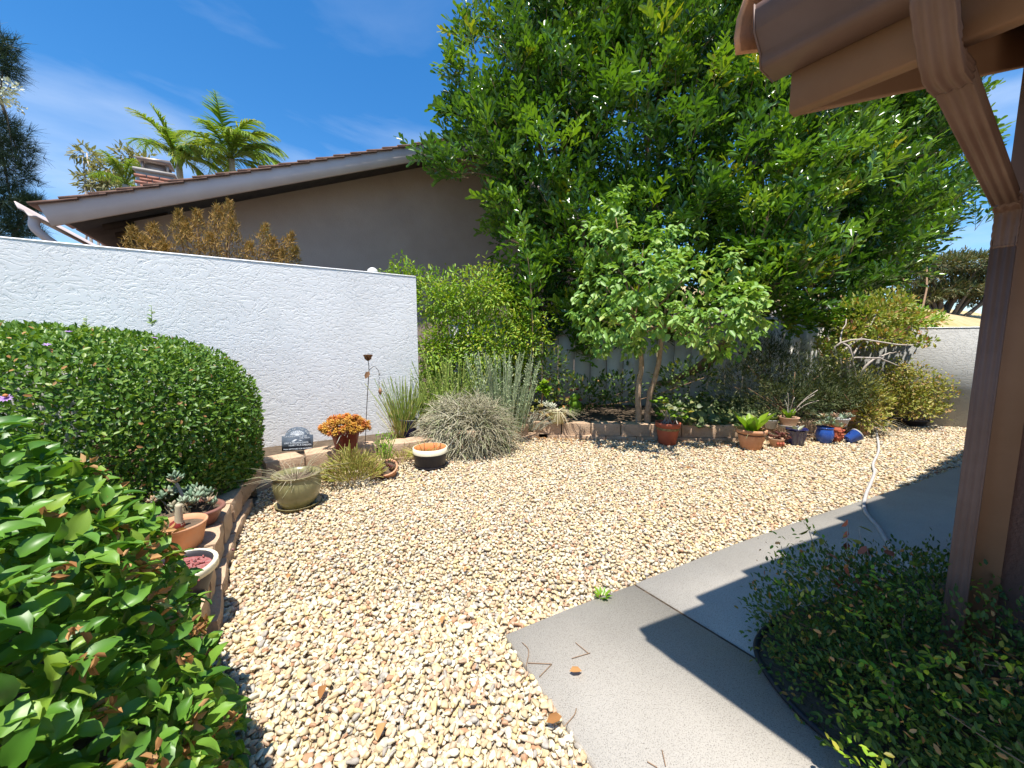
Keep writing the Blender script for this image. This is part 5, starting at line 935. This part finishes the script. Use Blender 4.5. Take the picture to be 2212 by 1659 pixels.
def spiky(label, px, py, Y, n, L_, rad, mat, lmat, lean):
    c = W(px, py, Y); c[2] = .16; t = thing('spiky_succulent', c, label, 'succulent'); m, l_ = M(), M(); a = rng.random(n)*6.28; q = np.sqrt(rng.random(n)); P = c + np.stack([np.cos(a)*q*rad, np.sin(a)*q*rad, np.zeros(n)], 1); D = norm(np.stack([np.cos(a)*q*lean, np.sin(a)*q*lean, np.ones(n)], 1) + rng.normal(size=(n,3))*.05); LL = L_*rng.uniform(.45,1.08,n)
    T = prism_t(.018, .02); m.scatter(T[0], T[1], P, D, rdir(n), LL, rng.random(n)); m.build('stems', MAT[mat], t, kind='stuff')
    for u in np.linspace(.35, 1, 22): Q = P + D*(LL*u)[:,None]; l_.scatter(LEAFN[0], LEAFN[1], Q, norm(D*.8 + rdir(n)*.8), rdir(n), .034*rng.uniform(.6,1.3,n), rng.random(n))
    l_.build('leaves', MAT[lmat], t, kind='stuff'); return t
spiky('tall silvery spiky succulent clump behind the trailing mound', 1090, 900, 4.95, 150, 1.02, .28, 'S_spike', 'S_spike', .30)
spiky('green spiky succulent clump next to the end of the white wall', 975, 890, 5.0, 150, .98, .30, 'S_reed', 'S_reed', .42)
t = thing('sedum_mound', G(755,1040,0), 'yellow-green sedum mound spilling over the blocks onto the gravel', 'succulent'); c = G(752,1050,.0); m = M(); n = 900; a = rng.random(n)*6.28; q = np.sqrt(rng.random(n)); P = c + np.stack([np.cos(a)*q*.25, .10+np.sin(a)*q*.20, np.zeros(n)], 1); P[:,2] = .02 + .22*(1-q**2)*rng.random(n) + .05; T = prism_t(.10, .2)
m.scatter(T[0], T[1], P, norm(np.stack([np.cos(a)*q*.9, np.sin(a)*q*.9-.25, rng.uniform(.5,1.1,n)], 1) + rdir(n)*.3), rdir(n), .085*rng.uniform(.7,1.4,n), rng.random(n)); m.build('stems', MAT['S_yellow'], t, kind='stuff')
t = thing('sedum_mound', G(1135,905,.16), 'loose pale succulent with long branching stems at the planter corner', 'succulent'); c = G(1140,925,.12); stems_up(t, c, 120, .34, .22, 'S_white', .035, .9, .4); rosettes(t, [(c + np.array([rng.normal()*.16, rng.normal()*.12, rng.uniform(.12,.36)]), (rng.normal()*.4,-.3,1)) for i in range(34)], 'S_yellow', .05, 8)
t = thing('sedum_mound', G(870,985,.1), 'low brownish succulent between the broken bowl and the black tub', 'succulent'); c = G(868,985,.08); stems_up(t, c, 160, .17, .18, 'S_yellow', .05, 1.2, .5)
# aeonium on a bare stalk and pale succulents by the straw pot
t = thing('aeonium', G(1160,918,.16), 'green rosette on a tall bare stalk by the straw-coloured pot', 'succulent'); e = W(1174,838,5.15); b = G(1160,915,.16); M().tube(smooth_path([b, (b+e)/2+[.01,0,0], e], 8), np.linspace(.016,.011,8), 6).build('stalk', MAT['twig'], t, True)
rosettes(t, [(e + np.array(o), d) for o, d in [((0,0,.0),(0,-.5,1)), ((.05,0,-.02),(.6,-.3,.8)), ((-.05,0,-.03),(-.6,-.3,.8)), ((.01,-.02,.06),(0,-.2,1)), ((.02,0,-.07),(.4,-.6,.4))]], 'L_bright', .075, 14, cone=1.05, tmpl=(LEAFW[0], [LEAFW[1]]))
t = thing('pale_succulent', G(1182,905,.16), 'whitish succulent rosettes tucked behind the straw-coloured pot', 'succulent'); c = G(1182,905,.16); rosettes(t, [(c + np.array([rng.normal()*.07, rng.normal()*.06+.05, rng.uniform(.05,.22)]), (rng.normal()*.4,-.4,1)) for i in range(14)], 'S_white', .07, 10)
t, c = pot('potted_plant', 'straw-coloured pot with drooping spider plant on the planter edge', G(1205,913,.215), .125, .165, 'yellowpot', 'plain'); m = M(); n = 60; a = rng.random(n)*6.28; T = strip_t(.05,4,.9); m.scatter(T[0], T[1], np.repeat(c[None],n,0), norm(np.stack([np.cos(a), np.sin(a), rng.uniform(.4,1.2,n)], 1)), np.tile([0,0,1.],(n,1)), .30*rng.uniform(.6,1.15,n), rng.random(n)); m.build('foliage', MAT['S_straw'], t, kind='stuff')
t = thing('cactus', G(1243,905,.16), 'green paddle succulent with reddish tops right of the spider plant', 'succulent'); c = G(1240,903,.16); m = M()
for dx, z, r in [(-.02,.08,.085),(.03,.2,.085),(.0,.31,.075),(.06,.13,.06),(-.06,.22,.055),(.05,.33,.05)]: m.lathe([(.001,-r),(r*.75,-r*.6),(r,0),(r*.8,r*.6),(.001,r)], 12, (0,0,0)); m.v[-1] = m.v[-1]*[1,.35,1] + c + np.array([dx,0,z])
m.build('paddles', MAT['L_bright'], t, True); rosettes(t, [(c + np.array([dx,-.02,z]), (0,-.2,1)) for dx, z in [(-.05,.42),(.04,.43),(.09,.27),(-.10,.3),(-.1,.18)]], 'S_red', .05, 9)

# --- row of pots along the back planter
t, c = pot('potted_plant', 'red clay pot with a patterned band and leafy stems before the planter blocks', G(1441,958,.012), .150, .285, 'redclay', 'flower', bands=[(.66,.77,'band')], n=30)
K = 12
for part_i in range(1):
    s_, m = M(), M()
    for i in range(K):
        e = c + np.array([rng.uniform(-.22,.30), rng.uniform(-.12,.12), rng.uniform(.10,.34)]); s_.tube(smooth_path([c + rng.normal(size=3)*[.04,.04,0], (c+e)/2 + [0,0,.06], e], 6), np.linspace(.007,.004,6), 4); n = 9; a = np.arange(n)*2.4; m.scatter(LEAFW[0], LEAFW[1], np.repeat(e[None],n,0), norm(np.stack([np.cos(a), np.sin(a), rng.uniform(-.1,.7,n)],1)), np.tile([0,-.3,1.],(n,1)), .075*rng.uniform(.7,1.1,n), np.clip(rng.normal(.4,.3)+rng.normal(size=n)*.1,0,1))
    s_.build('stems', MAT['palebranch'], t, True); m.build('foliage', MAT['L_feather'], t, kind='stuff')
t, c = pot('potted_plant', 'orange terracotta pot with a dark band and upright bright green leaves', G(1621,968,.012), .160, .245, 'terracotta', 'flower', bands=[(.70,.79,'band2')], n=30)
leaves_up(t, c, 15, .30, 'L_bright', .62, leaf_t(.34,.10,.08), rad=.04); stems_up(t, c, 22, .14, .12, 'S_straw', .05, 1.6, .9, 'dry_leaves')
t, c = pot('potted_plant', 'small terracotta pot with square marks and dark red succulents', G(1676,964,.012), .088, .105, 'paleterra', 'plain')
for dx in (-.035,.0,.035): m = M(); m.box(np.array(t.location) + G(1676,964,.012) + [dx,-.079,.05], (.024,.012,.04)); m.build('inlay', MAT['redclay'], t)
rosettes(t, [(c + np.array([rng.normal()*.05, rng.normal()*.04, rng.uniform(.0,.09)]), (rng.normal()*.5,0,1)) for i in range(24)], 'S_red', .036, 9)
t, c = pot('potted_plant', 'square-sided navy glazed pot with one pale sprig', G(1718,960,.012), .130, .215, 'navy', 'plain', n=6)
leaves_up(t, c, 7, .09, 'S_white', .6, LEAF)
t, c = pot('potted_plant', 'shallow pale terracotta bowl on a saucer on top of the planter blocks', G(1702,920,.23), .118, .12, 'paleterra', 'plain', saucer='greypot')
leaves_up(t, c, 9, .13, 'L_bright', .5, LEAFW, rad=.02); s_ = M()
for i in range(6): e = c + np.array([rng.uniform(-.05,.4), rng.uniform(-.1,.1), rng.uniform(.2,.5)]); s_.tube(smooth_path([c, (c+e)/2+[0,0,.05], e], 7), .004, 4)
s_.build('stems', MAT['palebranch'], t, True)
t, c = pot('potted_plant', 'round bright blue glazed pot with spiky grey succulent', G(1780,955,.012), .100, .205, 'blue', 'urn')
rosettes(t, [(c + np.array([rng.normal()*.08, rng.normal()*.06, rng.uniform(.04,.2)]), (rng.normal()*.5,0,1)) for i in range(22)], 'S_jade', .07, 8, cone=.9, tmpl=(LEAFN[0], [LEAFN[1]]))
t, c = pot('potted_plant', 'small red clay strawberry jar beside the round blue pot', G(1804,953,.012), .070, .195, 'redclay', 'jar')
m = M()
for a, z in [(-1.2,.10),(-.4,.06),(-2.1,.06),(-1.7,.14),(-.7,.15)]: q = G(1804,953,.012) + np.array([math.cos(a)*.066, math.sin(a)*.066, z]); m.lathe([(.012,-.02),(.024,.0),(.026,.016),(.02,.016),(.012,.0)], 9, q)
m.build('pockets', MAT['redclay'], t, True); leaves_up(t, c, 7, .11, 'S_orange', .7, LEAFN)
t, c = pot('potted_plant', 'blue and white glazed pot lying tipped beside the strawberry jar', G(1830,950,.05), .080, .15, 'blue', 'plain', tilt=('Y', 1.05), rim=('greypot', .9))
t, c = pot('potted_plant', 'brown clay pot with a leafy plant on the planter end', G(1836,908,.22), .072, .165, 'terracotta', 'flower'); leaves_up(t, c, 12, .15, 'L_yellow', .8, LEAF)
t, c = pot('potted_plant', 'grey ceramic pot with stepped rim behind the round blue pot', G(1808,920,.2), .125, .12, 'greypot', 'dish'); rosettes(t, [(c + np.array([rng.normal()*.06, rng.normal()*.05, .03]), (0,0,1)) for i in range(8)], 'S_jade', .07, 9)
t, c = pot('potted_plant', 'dark weathered clay pot behind the brown clay pot', G(1819,906,.2), .085, .17, 'bowl', 'flower'); leaves_up(t, c, 10, .12, 'L_yellow', .8, LEAF)
t, c = pot('potted_plant', 'rough tan clay pot with a dark side hole at the planter end', G(1862,940,.01), .085, .15, 'paleterra', 'urn'); m = M(); q = G(1862,940,.01) + np.array([0,-.078,.08]); m.lathe([(.001,.0),(.03,.0),(.034,.008),(.028,.01),(.02,-.012),(.001,-.014)], 12, (0,0,0)); m.v[-1] = rx(m.v[-1], 'X', 1.57, np.zeros(3)) + q; m.build('hole', MAT['black'], t, True); stems_up(t, c, 30, .12, .05, 'S_straw', .04, 1.0, .5)
t, c = pot('potted_plant', 'plain grey pot half hidden in the ivy', G(1664,925,.18), .085, .12, 'greypot', 'plain'); leaves_up(t, c, 9, .12, 'L_ivy', .8, LEAFW)
# grass-like clump trailing off the planter end
t = thing('trailing_grass', G(1880,925,0), 'straw-coloured trailing grass hanging over the planter end', 'grass'); c = G(1872,915,.14); m = M(); n = 170; a = rng.uniform(3.4,6.6,n); T = strip_t(.03,4,1.0); m.scatter(T[0], T[1], c + rng.normal(size=(n,3))*[.10,.06,.06], norm(np.stack([np.cos(a)*.7, np.sin(a)*.7, rng.uniform(.2,.9,n)],1)), np.tile([0,0,1.],(n,1)), .26*rng.uniform(.6,1.2,n), rng.random(n)); m.build('blades', MAT['S_straw'], t, kind='stuff')
# round shrub in a black tray pot by the grey wall
t, c = pot('potted_shrub', 'round yellow-green shrub in a wide black pot by the low grey wall', G(1955,916,.01), .27, .11, 'black', 'dish', cat='shrub'); m, s_ = M(), M()
for i, (px, py, Y_, rx_, rz_) in enumerate([(1965,825,5.75,.42,.26),(1925,850,5.7,.32,.28),(2010,850,5.7,.32,.24),(1970,880,5.6,.38,.18),(1950,800,5.8,.28,.18),(2025,880,5.65,.16,.12)]):
    k = int(950*rx_*rz_/.1) ; P, N = cloud(k, W(px,py,Y_), (rx_,rx_*.85,rz_), .25, 1.6, .28, 120+i); m.scatter(LEAF[0], LEAF[1], P, norm(N*.5 + rdir(k)*.8 + [0,0,.25]), norm(N*.5 + [0,0,.8] + .5*rdir(k)), .046*rng.uniform(.6,1.25,k), rng.random(k)**1.2)
    e = W(px,py,Y_); s_.tube(smooth_path([c, (c+e)/2+rng.normal(size=3)*.04, e], 7), np.linspace(.016,.005,7), 5)
m.build('foliage', MAT['L_yellow'], t, kind='stuff'); s_.build('stems', MAT['twig'], t, True)
# --- left planter front
t, c = pot('potted_plant', 'oval brown bowl of jade-like succulents at the foot of the rounded hedge', G(407,1132,.215), .195, .105, 'bowl', 'dish', sxy=(1,.72))
cs = [(c + np.array([rng.uniform(-.17,.15), rng.uniform(-.10,.10), rng.uniform(.02,.12)]), (rng.normal()*.35,rng.normal()*.3,1)) for i in range(34)]; rosettes(t, cs, 'S_jade', .052, 8, cone=.75, tmpl=fat_t(.42,.22)); stems_up(t, c, 34, .11, .14, 'S_straw', .06, .5, .2, 'stalks')
e = c + np.array([-.04,-.02,.20]); M().tube(smooth_path([c + [-.03,0,0], (c+e)/2 + [.01,0,0], e], 6), .008, 6).build('tall_stalk', MAT['palebranch'], t, True); rosettes(t, [(e + rng.normal(size=3)*.012, (rng.normal()*.3,0,1)) for i in range(4)], 'S_jade', .05, 8, 'top_rosettes', tmpl=fat_t(.42,.22))
t, c = pot('potted_plant', 'small terracotta pot with a thick ringed pale stalk', G(394,1200,.165), .118, .185, 'terracotta', 'plain'); P = smooth_path([c, c + [.0,0,.05], c + [.008,0,.13]], 16); M().tube(P, [.021 - .007*i/15 + .0018*(i % 2) for i in range(16)], 10).build('stalk', MAT['S_straw'], t, True); M().lathe([(.001,.05),(.03,.03),(.036,.0),(.03,-.01)], 12, c + [-.012,0,0]).build('bulb', MAT['maroon'], t, True)
t, c = pot('potted_plant', 'dark pot with a cream rim filled with red pebbles', G(385,1300,.165), .145, .165, 'black', 'flower', rim=('cream', .80), soil='redgravel')
m = M(); k = 120; q = c + np.stack([rng.normal(size=k)*.06, rng.normal(size=k)*.06, np.full(k,.008)], 1); rk_ = rock(1, 3); m.scatter(rk_[0], rk_[1], q, rdir(k), np.tile([0,0,1.],(k,1)), .009*rng.uniform(.6,1.3,k), rng.random(k)); m.build('pebbles', MAT['redgravel'], t, kind='stuff')

# ---------------------------------------------------------------- slate garden plaque with its verse
pl = G(643,973,.20); ps = thing('garden_plaque', pl, 'arched slate plaque with white verse leaning on the white wall', 'plaque')
yaw = math.radians(14); tl = math.radians(-10); PM = Matrix.Translation(Vector(pl) + Vector((0,0,.0))) @ Matrix.Rotation(yaw, 4, 'Z') @ Matrix.Rotation(tl, 4, 'X')
pw, phh = .145, .155
ol = [(-pw,0),(pw,0),(pw,phh)] + [(pw*.78*math.cos(a), phh+.004+.085*math.sin(a)) for a in np.linspace(0, math.pi, 15)] + [(-pw,phh)]
def PV(x, y, z): return np.array(PM @ Vector((x, y, z)))
m = M(); n = len(ol); m.add([PV(x,-.009,z) for x, z in ol] + [PV(x,.009,z) for x, z in ol], [list(range(n)), list(range(n,2*n))[::-1]] + [[i, n+i, n+(i+1)%n, (i+1)%n] for i in range(n)]); m.build('slab', MAT['slate'], ps)
def text_mesh(s, size):
    cu = bpy.data.curves.new('t', 'FONT'); cu.body = s; cu.size = size; cu.align_x = 'CENTER'; cu.resolution_u = 2; o = bpy.data.objects.new('t', cu); COL.objects.link(o); dg_ = bpy.context.evaluated_depsgraph_get(); me = o.evaluated_get(dg_).to_mesh()
    V = np.array([v.co[:] for v in me.vertices]).reshape(-1,3); F = [list(p.vertices) for p in me.polygons]; o.evaluated_get(dg_).to_mesh_clear(); bpy.data.objects.remove(o); bpy.data.curves.remove(cu); return V, F
def bold(m, V, F, fn):
    for dx, dy in ((0,0),(.0013,0),(0,.0013),(.0013,.0013)): m.add([fn(x+dx, y+dy) for x, y, _ in V], F)
for s, x, z, sz in [('THE SONG OF THE BIRDS', -.02, .140, .019), ('FOR MIRTH', .07, .120, .019), ("ONE IS NEARER GOD'S", -.01, .072, .022), ('HEART IN A GARDEN', .025, .048, .022), ('THAN ANYWHERE ELSE ON EARTH', .0, .012, .0165)]:
    V, F = text_mesh(s, sz); wmax = (V[:,0].max()-V[:,0].min()); k = min(1, .275/wmax); m = M(); bold(m, V*k, F, lambda a, b: PV(np.clip(a+x,-.2,.2), -.0102, b+z)); m.build('lettering', MAT['letter'], ps)
for s, r, sz in [('KISS OF THE SUN', .079, .022), ('FOR PARDON', .056, .017)]:
    m = M(); span = 2.3 if r > .07 else 1.7
    for i, chh in enumerate(s):
        if chh == ' ': continue
        V, F = text_mesh(chh, sz); a = math.pi/2 + span/2 - span*i/(len(s)-1); ca, sa = math.cos(a-math.pi/2), math.sin(a-math.pi/2)
        bold(m, V, F, lambda p, q: PV((ca*p - sa*(q+r))*1.25, -.0102, phh - .012 + sa*p + ca*(q+r)*.95))
    m.build('lettering', MAT['letter'], ps)
m = M()
for a in np.linspace(.28, math.pi-.28, 9):
    d = np.array([math.cos(a), math.sin(a)]); nn = np.array([-d[1], d[0]]); p0, p1 = d*.016, d*.050; m.add([PV(*( (p0+nn*.0022)[0], -.0104, (p0+nn*.0022)[1]+phh)), PV((p0-nn*.0022)[0], -.0104, (p0-nn*.0022)[1]+phh), PV((p1-nn*.0042)[0]*1.35, -.0104, (p1-nn*.0042)[1]+phh), PV((p1+nn*.0042)[0]*1.35, -.0104, (p1+nn*.0042)[1]+phh)], [[0,1,2,3]])
m.add([PV(math.cos(a)*.018, -.0105, phh+math.sin(a)*.016) for a in np.linspace(0, math.pi, 9)], [list(range(9))]); m.build('sun_motif', MAT['letter'], ps)
m = M(); m.add([PV(x*1.0, -.0104, z) for x, z in [(-.055,.095),(-.02,.118),(.0,.112),(-.015,.104),(-.03,.094)]], [[0,4,3,2,1]]); m.add([PV(x, -.0104, z) for x, z in [(.005,.110),(.03,.098),(.05,.101),(.028,.106)]], [[0,1,2,3]]); m.build('bird_motif', MAT['letter'], ps)

# ---------------------------------------------------------------- rusty metal rose on a stake
rb = G(789,958,.2); rt_ = W(795,776,3.72); rs = thing('metal_rose', rb, 'rusty metal rose on a thin stake before the white wall', 'garden ornament')
sp_ = smooth_path([rb, (rb+rt_)/2 + [.004,0,0], W(797,800,3.72), W(795,780,3.72)], 10); M().tube(sp_, .0042, 6).build('stake', MAT['darkmetal'], rs, True)
m = M(); c = W(795,776,3.72)
for ring, (k, r, e) in enumerate([(6,.064,.75),(5,.058,1.05),(4,.048,1.3)]):
    a = np.arange(k)*2*np.pi/k + ring*.6; D = np.stack([np.cos(a)*math.cos(e), np.sin(a)*math.cos(e), np.full(k, math.sin(e))], 1); m.scatter(*leaf_t(.95,.22,-.12), np.repeat((c-[0,0,.02])[None],k,0), D, np.stack([-np.cos(a)*math.sin(e), -np.sin(a)*math.sin(e), np.full(k, math.cos(e))],1), r*1.25, np.full(k,.5))
m.build('petals', MAT['rust'], rs); m = M(); m.scatter(*leaf_t(.6,.1,.1), W(798,802,3.72)[None], np.array([[-.5,-.2,-.9]]), np.array([[0,-1,.1]]), .085, np.array([.5])); m.build('leaf', MAT['rust'], rs)
hk = smooth_path([W(797,800,3.72), W(808,792,3.72), W(817,800,3.72), W(820,812,3.72)], 10); M().tube(hk, .003, 5).build('hook', MAT['darkmetal'], rs, True)
th_ = np.linspace(0, 1, 26); x0_, x1_ = W(819,806,3.72), W(818,832,3.72); sw = x0_ + (x1_-x0_)*th_[:,None] + np.stack([np.cos(th_*16)*.010*(1-th_*.3), np.sin(th_*16)*.010, np.zeros(26)], 1); M().tube(sw, .0022, 4).build('spiral', MAT['darkmetal'], rs, True)
dm = W(821,846,3.72); M().add([dm+np.array(q) for q in [(0,0,.045),(.020,0,.0),(0,0,-.045),(-.020,0,0),(0,-.006,0),(0,.006,0)]], [[0,3,4],[3,2,4],[2,1,4],[1,0,4],[3,0,5],[2,3,5],[1,2,5],[0,1,5]]).build('diamond_pendant', MAT['rust'], rs)
M().tube(np.stack([W(818,826,3.72), dm+[0,0,.045]]), .0015, 4).build('wire', MAT['darkmetal'], rs)

# ---------------------------------------------------------------- hose, drip tube, litter
hp = [G(x,y,.030) for x, y in [(1878,905),(1888,916),(1894,939),(1898,972),(1886,1002),(1889,1021),(1880,1046),(1870,1071),(1868,1102),(1898,1141),(1917,1173),(1941,1200),(1975,1235)]]
o = M().tube(smooth_path(hp, 90), .0125, 8).build('garden_hose', MAT['hose'], smooth=True); tag(o, 'pale grey garden hose snaking over gravel and concrete path', 'hose')
o = M().tube(TUBE, .0105, 8).build('edging_tube', MAT['tubing'], smooth=True); tag(o, 'black plastic edging tube curving around the shaded shrub', 'tube')
k = 0
for px, py, s in [(540+80,1250,.05),(912,1028+20,.045),(1010,1700*.72+0,.05),(1180,1560,.06),(1230,1450,.05),(960,1330,.05),(700,1480,.06),(830,1560,.06),(1640,990,.05),(1700,1002,.05),(1560,1000,.045),(1480,1010,.05),(1850,975,.06),(1915,985,.05),(1780,1000,.05)]:
    p = G(px, py, .034); m = M(); T = leaf_t(.5,.2,.1); m.scatter(T[0], T[1], p[None], np.array([[rng.normal(), rng.normal(), .1]]), np.array([[rng.normal()*.3, rng.normal()*.3, 1]]), s*1.0, np.array([rng.random()])); o = m.build('fallen_leaf', MAT['L_dry']); tag(o, 'curled orange-brown fallen leaf lying on the gravel', 'leaf', 'fallen leaves on the gravel')
for pts in [[(1128,1388),(1142,1405),(1136,1440)],[(1140,1432),(1190,1434)],[(1165,1462),(1192,1434)],[(1243,1388),(1270,1410)],[(1235,1422),(1275,1410)],[(1218,1570),(1240,1545),(1245,1530)],[(1430,1620),(1438,1655)],[(1398,1645),(1420,1658)]]:
    P = smooth_path([G(x,y,.024) for x, y in pts], 8) ; o = M().tube(P, .0016, 4).build('twig', MAT['twig']); tag(o, 'thin dry brown twig lying on the sunlit concrete', 'twig', 'twigs on the concrete')
wd = thing('weed', G(1300,1292,.01), 'tiny green weed at the gravel and concrete edge', 'weed'); leaves_up(wd, G(1300,1290,.015), 16, .05, 'L_bright', 1.0, LEAFN, rad=.015)
lm = M(); k = 420; s_ = rng.random(k); i = (s_*(len(BACK)-1.001)).astype(int); u = (s_*(len(BACK)-1.001)) - i; B_ = np.array(BACK); P = np.zeros((k,3)); P[:,:2] = B_[i]*(1-u)[:,None] + B_[i+1]*u[:,None] + np.stack([rng.normal(size=k)*.05, -np.abs(rng.normal(size=k))*.16-.02], 1); P[:,2] = .03
lm.scatter(LEAF[0], LEAF[1], P, rng.normal(size=(k,3))*[1,1,.15], np.array([0,0,1.]) + .35*rdir(k), .038*rng.uniform(.5,1.3,k), rng.random(k)); o = lm.build('leaf_litter', MAT['L_dry'], kind='stuff'); tag(o, 'dry brown leaf litter along the planter foot', 'leaves', kind='stuff')
